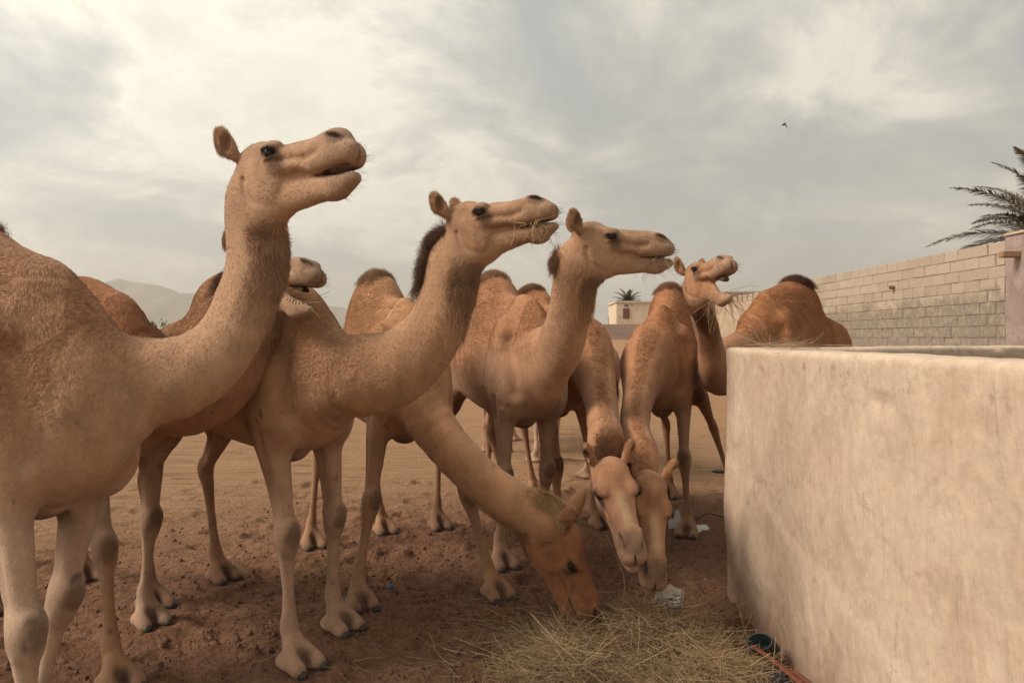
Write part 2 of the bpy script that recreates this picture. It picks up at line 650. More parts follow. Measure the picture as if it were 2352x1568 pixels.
        for (x, yy, z, r1, r2) in J:
            w = float(np.clip(1 - (z - .0) / top, 0, 1)) ** 0.85
            bz = bend * math.sin(math.pi * np.clip(z / 1.0, 0, 1))
            p = W(x + off[0] * w + bz, y * yy + off[1] * w, z)
            rows.append(np.concatenate([p, [r1 * s, r2 * s]]))
        Jn = catmull(np.array(rows), 3)
        ops.append(('t', Jn[:, :3], np.tile(fy, (len(Jn), 1)), Jn[:, 3], Jn[:, 4], .045))
        if not fore:
            w = (1 - .64 / top) ** .85
            ops.append(('e', W(-.685 + off[0] * w, y * .14 + off[1] * w, .655), B, (.024 * s, .02 * s, .045 * s), .03 * s, False))
        knees.append((rows[5][:3], fore, y))
        for sg in (-1, 1):
            gr = [rows[q][:3] + fy * sg * rows[q][3] * 1.02 - fx * .010 * s for q in ((6, 7, 8, 9) if fore else (6, 7, 8, 9))]
            gr = catmull(np.array(gr), 3)
            ops.append(('t', gr, np.tile(fy, (len(gr), 1)), np.full(len(gr), .005 * s), np.full(len(gr), .005 * s), .018 * s, True))
            gr = [rows[q][:3] + fy * sg * rows[q][3] * 1.08 + fx * off_ * s for q, off_ in ((1, .02), (2, .01), (3, .0), (4, -.005))]
            gr = catmull(np.array(gr), 3)
            ops.append(('t', gr, np.tile(fy, (len(gr), 1)), np.full(len(gr), .006 * s), np.full(len(gr), .006 * s), .04 * s, True))
        if fore:
            ops.append(('e', rows[5][:3] + fx * .030 * s, B, (.026 * s, .038 * s, .046 * s), .025 * s, False))
            ops.append(('e', rows[5][:3] - fx * .045 * s, B, (.022 * s, .024 * s, .040 * s), .02 * s, False))
        fa = hd + R_(cfg.get('toe', {}).get(key, 0.0))
        ffx, ffy = np.array([math.cos(fa), math.sin(fa), 0]), np.array([-math.sin(fa), math.cos(fa), 0])
        fc = rows[-1][:3].copy()
        fc[2] = 0
        FB = np.stack([ffx, ffy, np.array([0, 0, 1.0])], 1)
        G = lambda x, yy, z: fc + FB @ (np.array([x, yy, z]) * s)
        ops.append(('e', G(.008, 0, .036), FB, (.088 * s, .074 * s, .036 * s), .035 * s, False))
        for ty in (-1, 1):
            tn = catmull(np.array([np.concatenate([G(.0, ty * .018, .11), [.024, .026]]), np.concatenate([G(.045, ty * .040, .064), [.034, .032]]),
                                   np.concatenate([G(.088, ty * .048, .038), [.036, .030]]), np.concatenate([G(.118, ty * .050, .028), [.025, .021]])]), 3)
            ops.append(('t', tn[:, :3], np.tile(ffy, (len(tn), 1)), tn[:, 3] * s, tn[:, 4] * s, .028))
            feet.append((G(.126, ty * .051, .024), fa + ty * 0.12))
        ops.append(('e', G(.090, 0, .075), FB, (.052 * s, .017 * s, .060 * s), .015 * s, True))
        clefts.append(G(.075, 0, .07))
    # ---- tail
    tl = catmull(np.array([np.concatenate([W(-.79, 0, 1.27), [.035, .035]]), np.concatenate([W(-.87, 0.01, 1.13), [.022, .024]]),
                           np.concatenate([W(-.88, 0.02, .95), [.016, .018]]), np.concatenate([W(-.86, 0.03, .80), [.014, .016]])]), 4)
    ops.append(('t', tl[:, :3], np.tile(fy, (len(tl), 1)), tl[:, 3], tl[:, 4], .03))
    # ---- head
    op_ = cfg.get('open', 0.0)
    hx, hz = .30, -.12
    def jaw(x, z):
        w = float(np.clip((x - hx) / .35, 0, 1))
        a = -op_ * w
        dx, dz = x - hx, z - hz
        return hx + dx * math.cos(a) - dz * math.sin(a), hz + dx * math.sin(a) + dz * math.cos(a)
    def HE(x, y, z, rx, ry, rz, k, pit=0.0, yaw=0.0, sub=False):
        Rp = np.array([[math.cos(pit), 0, -math.sin(pit)], [0, 1, 0], [math.sin(pit), 0, math.cos(pit)]])
        Ry = np.array([[math.cos(yaw), -math.sin(yaw), 0], [math.sin(yaw), math.cos(yaw), 0], [0, 0, 1]])
        ops.append(('e', H(x, y, z), HR @ Ry @ Rp, (rx * L, ry * hw * L, rz * L), k * L, sub))
    def HT(rows, k, sub=False, n=4):
        c = catmull(np.array([np.concatenate([H(*r[:3]), [r[3] * hw * L, r[4] * L]]) for r in rows]), n)
        ops.append(('t', c[:, :3], np.tile(HR[:, 1], (len(c), 1)), c[:, 3], c[:, 4], k * L, sub))
    slim = cfg.get('slim', 1.0)
    HE(.15, 0, .02, .20, .142, .165, .05)
    if cfg.get('nose'):
        HE(.82, 0, .022, .12, .058, .078, .07)
    HT([(.22, 0, -.05, .115, .16), (.42, 0, -.045, .092, .15), (.60, 0, -.05, .075, .142 * slim), (.75, 0, -.05, .082, .135 * slim), (.86, 0, -.065, .090, .115 * slim), (.945, 0, -.095, .072, .08 * slim)], .06)
    for y in (-1, 1):
        HE(.33, y * .106, .072, .105, .038, .040, .06)
        HE(.24, y * .082, -.15, .16, .05, .155, .06)
        HT([(.36, y * .088, -.035, .045, .075), (.52, y * .066, -.045, .038, .075), (.70, y * .048, -.055, .034, .075)], .05)
        HE(.930, y * .040, -.112, .086 + .010 * cfg.get('nose', 0), .050, .072 + .012 * cfg.get('nose', 0), .025)
        HE(.79, y * .052, -.120, .17, .044, .060, .07)
        HE(.845, y * .060, .018, .08, .034, .042 * slim, .03, -0.28)
    jn = []
    for (x, z, a, b) in ((.16, -.18, .095, .19), (.34, -.22, .085, .16), (.52, -.25, .068, .115), (.68, -.258, .062, .085), (.81, -.258, .062, .074), (.91, -.250, .056, .062), (.975, -.232, .042, .042)):
        jx, jz = jaw(x, z)
        jn.append((jx, 0, jz + (1 - slim) * b * float(np.clip((x - .4) / .2, 0, 1)), a, b * (1 - (1 - slim) * float(np.clip((x - .4) / .2, 0, 1)))))
    HT(jn, .035)
    jx, jz = jaw(.83, -.305)
    HE(jx, 0, jz, .085, .052, .045, .04)
    HE(.22, 0, -.31, .17, .085, .12, .08)
    for y in (-1, 1):
        HE(.20, y * .165, .06, .065, .022, .045, .05, .2, 0, True)
        HT([(.44, y * .112, -.055, .010, .012), (.60, y * .098, -.075, .010, .012), (.72, y * .10, -.065, .008, .010)], .05, True)
        HT([(.09, y * .125, -.10, .008, .010), (.13, y * .135, -.24, .010, .012), (.28, y * .13, -.335, .010, .012), (.46, y * .095, -.345, .008, .010)], .04, True)
        HE(.42, y * .088, -.085, .13, .020, .026, .05, -.12)
        HT([(.77, y * .075, .055, .006, .007), (.80, y * .098, .0, .006, .008), (.86, y * .105, -.035, .006, .007), (.93, y * .085, -.045, .005, .006)], .022, True)
        HT([(.64, y * .092, -.12, .005, .006), (.655, y * .094, -.17, .005, .007), (.66, y * .085, -.23, .005, .006)], .022, True)
    # mouth line, lip cleft, nostrils, eye sockets
    if op_ > .05:
        sl = []
        for x, z, r in ((.655, -.180, .004), (.74, -.184, .006), (.84, -.188, .008), (.95, -.192, .010), (1.10, -.195, .012)):
            sl.append((x, 0, z - op_ * .50 * max(x - .60, 0), .2, r + op_ * .42 * max(x - .65, 0)))
        HT(sl, .014, True)
        HT([(x, 0, z, .046, max(r - .004, .003) if i < 3 else .004) for i, (x, _y, z, _l, r) in enumerate(sl[:3])], .008)
    else:
        for y in (-1, 1):
            HT([(.66, y * .10, -.178, .045, .004), (.75, y * .095, -.184, .045, .007), (.86, y * .09, -.190, .045, .009), (.98, y * .06, -.192, .06, .010)], .012, True)
    HE(1.01, 0, -.115, .045, .007, .085, .016, 0, 0, True)
    for y in (-1, 1):
        HE(.872, y * .098, .016, .070, .038, .0160 * cfg.get('nost', 1.0), .016, -0.45, -y * .25, True)
        HE(.352, y * .175, .018, .050, .034, .030, .03, -.08, 0, True)
        HE(.345, y * .127, .047, .068, .042, .025, .016, -.15)
        HE(.345, y * .118, .078, .075, .030, .012, .012, -.2)
        HE(.352, y * .124, -.024, .062, .034, .012, .022, .10)
        # ears: a leaf-shaped shell
        ep = cfg.get('ear', {}).get(y, (0, 0))
        es = cfg.get('es', 1.0)
        e0, e1, e2 = np.array([.02, .122, .08]), np.array([-.025 + ep[0] * .5, .160 + ep[1] * .5, .08 + .09 * es]), np.array([-.05 + ep[0], .178 + ep[1], .08 + .202 * es])
        HT([(e0[0], y * e0[1], e0[2], .032, .036), ((e0[0] + e1[0]) / 2, y * (e0[1] + e1[1]) / 2, (e0[2] + e1[2]) / 2 , .040, .056), (e1[0], y * e1[1], e1[2], .042, .074),
            ((e1[0] + e2[0]) / 2, y * (e1[1] + e2[1]) / 2, (e1[2] + e2[2]) / 2, .036, .066), (e2[0], y * e2[1], e2[2], .022, .040)], .02)
        m = (e0 * .1 + e1 * .9)
        HE(m[0] + .028, y * (m[1] + .040), m[2] + .012, .042, .044, .090, .010, -.1, y * .5, True)
    # ---- fields: trunk coarse, head fine
    allp = []
    for o in ops:
        if o[0] == 'e':
            allp.append((np.atleast_2d(o[1]), np.array([max(o[3])])))
        else:
            allp.append((o[1], np.maximum(o[3], o[4])))
    lo = np.min([(p - r[:, None]).min(0) for p, r in allp], 0) - .03
    hi = np.max([(p + r[:, None]).max(0) for p, r in allp], 0) + .03
    lo[2] = max(lo[2], -.04)
    hb, hh = cfg.get('h', .012), cfg.get('hh', .006)
    def run(Fd):
        for o in ops:
            if o[0] == 'e':
                Fd.ell(o[1], o[2], o[3], o[4], o[5])
            else:
                Fd.tube(o[1], o[2], o[3], o[4], o[5], o[6] if len(o) > 6 else False)
        return Fd
    Fb = run(Field(lo, np.eye(3), hb, np.ceil((hi - lo) / hb) + 2))
    Vb, Qb = Fb.surface()
    Vb = relax(Vb, Qb, 2)
    hlo, hhi = np.array([-.24, -.36 * hw, -.52 - op_ * .3]) * L, np.array([1.10, .36 * hw, .42]) * L
    Fh = run(Field(HO + HR @ hlo, HR, hh, np.ceil((hhi - hlo) / hh) + 2))
    Vh, Qh = Fh.surface()
    Vh = relax(Vh, Qh, 1)
    inb = lambda V, m: np.all(((V - HO) @ HR > hlo + m) & ((V - HO) @ HR < hhi - m), 1)
    keep = ~inb(Vb[Qb].mean(1), 1.2 * hh + .002)
    Qb = Qb[keep]
    V = np.concatenate([Vb, Vh])
    Q = np.concatenate([Qb, Qh + len(Vb)])
    used = np.zeros(len(V), bool)
    used[Q.ravel()] = True
    mp = np.cumsum(used) - 1
    V, Q = V[used], mp[Q]
    V[:, 2] = np.maximum(V[:, 2], -.012)
    NV, area = vnormals(V, Q)
    # fine wrinkles and sinew
    ishead = inb(V, .0)
    lx = (V - org) @ B / s
    hl = (V - HO) @ HR / L / np.array([1, hw, 1])
    # nearest place on the spine
    spine = np.concatenate([P, Nn[ncnt:, :3]])
    tang = np.gradient(spine, axis=0)
    tang /= np.linalg.norm(tang, axis=1)[:, None] + 1e-9
    nn = Nn[:, :3]
    dn = np.full(len(V), 9.0)
    jn_ = np.zeros(len(V), int)
    for k in range(len(nn)):
        d = ((V - nn[k]) ** 2).sum(1)
        m = d < dn
        dn[m] = d[m]
        jn_[m] = k
    dn = np.sqrt(dn)
    ntan = np.gradient(nn, axis=0)
    ntan /= np.linalg.norm(ntan, axis=1)[:, None] + 1e-9
    sax = S - (S * ntan).sum(1)[:, None] * ntan
    sax /= np.linalg.norm(sax, axis=1)[:, None]
    nup = np.cross(ntan, sax)
    frac = jn_ / (len(nn) - 1.0)
    rel = V - nn[jn_]
    dors = (rel * nup[jn_]).sum(1) / np.maximum(dn, 1e-6)
    onneck = (dn < Nn[jn_, 4] * 1.25) & (frac > 0.12)
    leg = sm(.98, .86, lx[:, 2]) * (lx[:, 0] < .75) * (dn > .12) * (lx[:, 2] < 1.02)
    leg = np.where(ishead, 0, leg) * (np.abs(lx[:, 1]) < .6) * (lx[:, 0] > -1.0)
    # wrinkles where the neck meets the chest, ripples down the neck
    wr = sm(.10, .2, frac) * sm(.62, .45, frac) * onneck * (1 - ishead)
    V = V + NV * (wr * .0010 * np.sin(frac * 260 + 3 * fbm(V, 5, 2, 3)) * sm(-.1, .5, -dors * 0 + .5))[:, None]
    fold = sm(.12, .18, frac) * sm(.40, .30, frac) * onneck * sm(.5, -.2, dors)
    rib = sm(-.34, -.2, lx[:, 0]) * sm(.28, .16, lx[:, 0]) * sm(.98, 1.08, lx[:, 2]) * sm(1.36, 1.22, lx[:, 2]) * (1 - onneck)
    V = V + NV * (fold * .0032 * np.sin(frac * 250 + 5 * fbm(V, 4, 2, 3)) + rib * .0030 * np.sin(lx[:, 0] * 62 + lx[:, 2] * 9))[:, None]
    V = V + NV * (fbm(V, 7.0, 3, cfg['seed']) * .012 * (1 - ishead) * (1 - .8 * leg))[:, None]
    NV, area = vnormals(V, Q)
    # ---- coat colours
    up, lowc, legc, face, dark = [np.array(c) for c in cfg['cols']]
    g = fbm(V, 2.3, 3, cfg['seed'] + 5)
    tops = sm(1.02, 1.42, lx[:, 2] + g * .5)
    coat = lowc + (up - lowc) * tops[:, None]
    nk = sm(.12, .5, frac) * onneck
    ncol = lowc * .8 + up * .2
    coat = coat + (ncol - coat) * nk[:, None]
    hind = sm(.05, -.15, lx[:, 0])[:, None] * cfg.get('hindbrown', .6)
    legv = legc * (1 - hind) + up * .72 * hind
    coat = coat + (legv - coat) * leg[:, None]
    hm = sm(-.15, .25, hl[:, 0]) * ishead
    coat = coat + (face - coat) * hm[:, None]
    def paint(mask, col):
        nonlocal coat
        coat = coat + (np.array(col) - coat) * np.clip(mask, 0, 1)[:, None]
    # muzzle, eye surround, nostrils, inner mouth, ears
    gh0 = fbm(V, 30, 2, cfg['seed'] + 80)
    paint(cfg.get('nosedark', .25) * sm(.80, .90, hl[:, 0]) * sm(-.07, -.01, hl[:, 2]) * ishead, (.10, .064, .050))
    paint(.45 * sm(.62, .9, hl[:, 0]) * ishead, cfg.get('muzzle', (.25, .165, .115)))
    for y in (-1, 1):
        e = np.array([.352, y * .165, .02])
        q = (hl - e) * np.array([1.0, 1.0, 1.25]) + 0.02 * fbm(V, 40, 2, 2)[:, None]
        paint(.80 * sm(.100, .045, np.linalg.norm(q, axis=1)) * ishead, (.035, .021, .014))
        q = (hl - np.array([.40, y * .145, -.06])) * np.array([1.0, 1.0, .8])
        paint(.75 * sm(.10, .03, np.linalg.norm(q, axis=1) + .04 * gh0) * ishead, (.055, .032, .02))
        q = (hl - np.array([.875, y * .085, .016]) ) @ np.array([[.9, 0, .43], [0, 1, 0], [-.43, 0, .9]]) * np.array([.8, 1.0, 2.6])
        paint(.85 * sm(.085, .035, np.linalg.norm(q, axis=1)) * ishead, (.03, .018, .014))
        q = (hl - np.array([.0, y * .19, .175]))
        paint(.8 * sm(.052, .026, np.linalg.norm(q * np.array([1, 1.1, .5]), axis=1)) * ishead, (.045, .026, .017))  # hollow of the ear darkened in the colour, as shade
    zc = -.19 - op_ * .42 * np.maximum(hl[:, 0] - .62, 0)
    gap = .010 + op_ * .40 * np.maximum(hl[:, 0] - .66, 0)
    paint(1.3 * sm(1.15, .55, np.abs(hl[:, 2] - zc) / gap) * sm(.63, .69, hl[:, 0]) * ishead * sm(.99, .93, hl[:, 0]), (.022, .012, .010))  # gap between the jaws painted dark to stand for shade
    # pale patches under the eye and along the jaw, darker bridge and temples
    gh = fbm(V, 14, 3, cfg['seed'] + 70)
    paint(.35 * sm(-.05, -.16, hl[:, 2] + gh * .12) * sm(.15, .35, hl[:, 0]) * sm(.75, .55, hl[:, 0]) * ishead, np.minimum(face * 1.25, 1))
    paint(.40 * sm(.06, .12, hl[:, 2] + gh * .10) * ishead * sm(.85, .7, hl[:, 0]), face * .74)
    paint(.35 * sm(-.02, .14, gh) * hm, face * .78)
    if front:
        paint(.6 * sm(.07, .01, np.abs(hl[:, 1]) + .03 * gh) * sm(.36, .50, hl[:, 0]) * sm(.86, .76, hl[:, 0]) * sm(-.02, .04, hl[:, 2]) * ishead, (.52, .36, .22))
    # pads on knee and stifle, scuffed skin
    for (kp, fore, y) in knees:
        if fore:
            q = V - (kp + fx * .05 * s + np.array([0, 0, -.015]))
            paint(.62 * sm(.060, .028, np.linalg.norm(q * np.array([1.2, 1.2, .75]), axis=1) + .05 * fbm(V, 30, 3, 9)), (.075, .046, .030))
            q = V - W(.38, y * .22, .96)
            paint(.5 * sm(.07, .03, np.linalg.norm(q * np.array([1, 1, .6]), axis=1) + .02 * fbm(V, 25, 2, 9)), (.06, .04, .028))
        else:
            q = V - W(-.36, y * .20, .93)
            paint(.6 * sm(.085, .035, np.linalg.norm(q * np.array([1, 1, .7]), axis=1)), (.05, .033, .024))
    paint(.7 * sm(.10, .05, np.linalg.norm(V - W(.37, 0, .82), axis=1)), (.05, .033, .025))
    for (fp, fa) in feet:
        paint(.5 * sm(.045, .02, np.linalg.norm(V - fp, axis=1)), (.08, .055, .042))
    for cp in clefts:
        paint(.7 * sm(.05, .02, np.linalg.norm((V - cp) * np.array([1, 1, .7]), axis=1)), (.06, .04, .03))  # shade in the cleft between the toes, painted into the coat
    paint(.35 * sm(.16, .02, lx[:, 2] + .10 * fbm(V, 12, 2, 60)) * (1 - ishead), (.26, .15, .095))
    # worn marks on the skin of the lower neck and chest
    sc = fbm(V * np.array([1, 1, .45]), 26, 2, cfg['seed'] + 40)
    paint(.6 * sm(.26, .34, sc) * sm(1.3, 1.1, lx[:, 2]) * (1 - ishead), (.10, .06, .042))
    # darker crest
    mane0, mane1 = cfg.get('mane', (.5, .9))
    mane = sm(.72, .93, dors) * sm(mane0, mane0 + .12, frac) * sm(mane1, mane1 - .08, frac) * onneck
    beard = sm(.35, .95, -dors) * sm(.50, .78, frac) * onneck * np.maximum(sm(-.34, -.48, hl[:, 2]), sm(.12, -.04, hl[:, 0]))
    hump_top = W(-.07, 0, 1.66 + .14 * hu)
    tz = (V - hump_top) @ B / s
    tuft = sm(.15, .05, np.linalg.norm(tz * np.array([.8, 1, 1.2]), axis=1) + .10 * fbm(V, 18, 3, 12))
    tailm = sm(.07, .05, np.min(np.linalg.norm(V[:, None, :] - tl[-6:, :3][None], axis=2), axis=1))
    if cfg.get('crest'):
        paint(.4 * sm(.93, .985, dors) * sm(.22, .34, frac) * onneck, up * .6)
    paint(.55 * mane * cfg.get('mane_s', 1.0), cfg.get('mane_c', dark))
    paint(.42 * beard * cfg.get('beard_s', 1.0), dark * 1.6)
    paint(cfg.get('tuft_s', .32) * tuft, dark)
    paint(.9 * tailm, dark * .6)
    # ---- objects
    root = empty('camel', org, cfg['label'], 'camel', 'camels gathered at the stone tank')
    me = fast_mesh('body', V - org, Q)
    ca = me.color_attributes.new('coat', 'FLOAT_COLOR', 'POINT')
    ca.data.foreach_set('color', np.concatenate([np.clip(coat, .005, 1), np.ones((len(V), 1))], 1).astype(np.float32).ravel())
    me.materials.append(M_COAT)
    body = bpy.data.objects.new('body', me)
    COL.objects.link(body)
    body.parent = root
    for y in (-1, 1):
        o = bpy.data.objects.new('eye', ME_EYE)
        COL.objects.link(o)
        o.parent = root
        o.location = H(.352, y * .130, .016) - org
        o.scale = (.038 * L,) * 3
    for (fp, fa) in feet:
        o = bpy.data.objects.new('toenail', ME_NAIL)
        COL.objects.link(o)
        o.parent = root
        o.location = fp - org
        o.rotation_euler = (0, .25, fa)
        o.scale = (.024 * s, .023 * s, .021 * s)
    # ---- fur
    Vl = V - org
    flow = np.zeros_like(V)
    ds = np.full(len(V), 9.0)
    js = np.zeros(len(V), int)
    for k in range(len(spine)):
        d = ((V - spine[k]) ** 2).sum(1)
        m = d < ds
        ds[m] = d[m]
        js[m] = k
    flow = -tang[js] * 1.0
    flow[:, 2] -= .55
    flow = flow * (1 - leg[:, None]) + np.array([0, 0, -1.0]) * leg[:, None]
    hflow = -HR[:, 0] - .25 * HR[:, 2]
    flow = flow * (1 - hm[:, None]) + hflow * hm[:, None]
    one = np.ones(len(V))
    bare = sm(.55, .72, hl[:, 0]) * ishead
    socket = sm(.13, .08, np.linalg.norm(np.abs(hl) - np.array([.352, .165, .02]), axis=1)) * ishead
    inmouth = sm(1.6, 1.0, np.abs(hl[:, 2] - zc) / gap) * sm(.60, .66, hl[:, 0]) * ishead
    length = (.006 + .013 * tops * (1 - .6 * nk)) * (1 - leg * .45) * (1 - hm * .45) * cfg.get('shag', 1.0)
    dens = (1 - .6 * leg) * (1 - .55 * hm) * (1 - .5 * nk) * (.45 + .55 * tops) * (1 - .6 * bare) * (1 - socket) * (1 - inmouth) * sm(.1, .3, V[:, 2])
    n1 = cfg.get('fur', 26000)
    if n1:
        make_hair('fur', root, Vl, Q, NV, area, dens, length, flow, coat * .96, int(n1 * 2.0), .15, cfg.get('frad', .0007), cfg['seed'], .15)
    m2 = mane * cfg.get('mane_s', 1.0)
    if cfg.get('tufts', True):
        pass
        if m2.max() > .1:
            make_hair('mane', root, Vl, Q, NV, area, m2, one * cfg.get('mane_l', .05), flow * .45, coat * 0 + np.array(cfg.get('mane_c', dark * 1.3)), cfg.get('nmane', 2600), 1.1, .0008, cfg['seed'] + 1, .6)
        make_hair('throat_hair', root, Vl, Q, NV, area, beard * cfg.get('beard_s', 1.0) * (1 - bare), one * cfg.get('beard_l', .035), flow, coat * .9, cfg.get('nbeard', 2600), .45, .0008, cfg['seed'] + 2, .55)
        if cfg.get('humptuft', True):
            make_hair('hump_tuft', root, Vl, Q, NV, area, tuft, one * cfg.get('tuft_l', .05), flow * .6 + np.array([0, 0, .6]), dark * cfg.get('tuft_s', .32) * 1.1 + coat * (1 - cfg.get('tuft_s', .32)) * .6, cfg.get('ntuft', 3000), .8, .0008, cfg['seed'] + 3, .6)
    if cfg.get('tailhair', False):
        make_hair('tail_tuft', root, Vl, Q, NV, area, tailm, one * .16, flow * 0 + np.array([0, 0, -1.0]), coat * 0 + dark * .5, 900, .25, .0011, cfg['seed'] + 4, .25)
    if cfg.get('crest'):
        cr_ = sm(.93, .985, dors) * sm(.22, .34, frac) * sm(.86, .78, frac) * onneck
        make_hair('crest', root, Vl, Q, NV, area, cr_, one * .022, flow * .8, up * .62 + coat * .15, 2200, .7, .0010, cfg['seed'] + 9, .7)
    lash = sm(.022, .012, np.abs(hl[:, 2] - .038)) * sm(.06, .04, np.abs(hl[:, 0] - .352)) * sm(.138, .152, np.abs(hl[:, 1])) * ishead
    if lash.max() > .1:
        make_hair('eyelashes', root, Vl, Q, NV, area, lash, one * .020, np.tile(-HR[:, 2] + .5 * HR[:, 0], (len(V), 1)), coat * 0 + np.array([.02, .012, .008]), 260, .9, .0007, cfg['seed'] + 7, .1)
    lipm = sm(.80, .88, hl[:, 0]) * sm(-.02, -.08, hl[:, 2]) * ishead * (1 - inmouth)
    make_hair('whiskers', root, Vl, Q, NV, area, lipm, one * .035, np.tile(HR[:, 0], (len(V), 1)), coat * 0 + np.array([.10, .06, .04]), 90, 1.6, .00045, cfg['seed'] + 8, .2)
    # fringe of the ears
    earm = sm(.10, .16, hl[:, 2]) * sm(.09, .12, np.abs(hl[:, 1])) * ishead
    make_hair('ear_hair', root, Vl, Q, NV, area, earm, one * .014, np.tile(HR[:, 2], (len(V), 1)), coat * 1.05, 900, .8, .0006, cfg['seed'] + 6, .3)
    if cfg.get('teeth'):
        for k, (tx, ty) in enumerate([(.72, -.045), (.755, -.046), (.79, -.046), (.825, -.044), (.86, -.038), (.89, -.026), (.905, -.008)]):
            for sg in (-1, 1):
                jx, jz = jaw(tx, -.212)
                o = bpy.data.objects.new('tooth', ME_TOOTH)
                COL.objects.link(o)
                o.parent = root
                o.location = H(jx, -ty * sg, jz) - org
                o.rotation_euler = Matrix(HR.tolist()).to_euler()
                o.scale = (.015 * L, .012 * L, (.018 + .006 * (k % 3)) * L)
    return dict(root=root, H=H, W=W, org=org, jaw=jaw, L=L)


_tv = np.array(ball(8, 6)[0])
_tv = np.sign(_tv) * np.abs(_tv) ** .6
ME_TOOTH = fast_mesh('tooth', _tv, np.array(ball(8, 6)[1]))
ME_TOOTH.materials.append(M_TEETH)
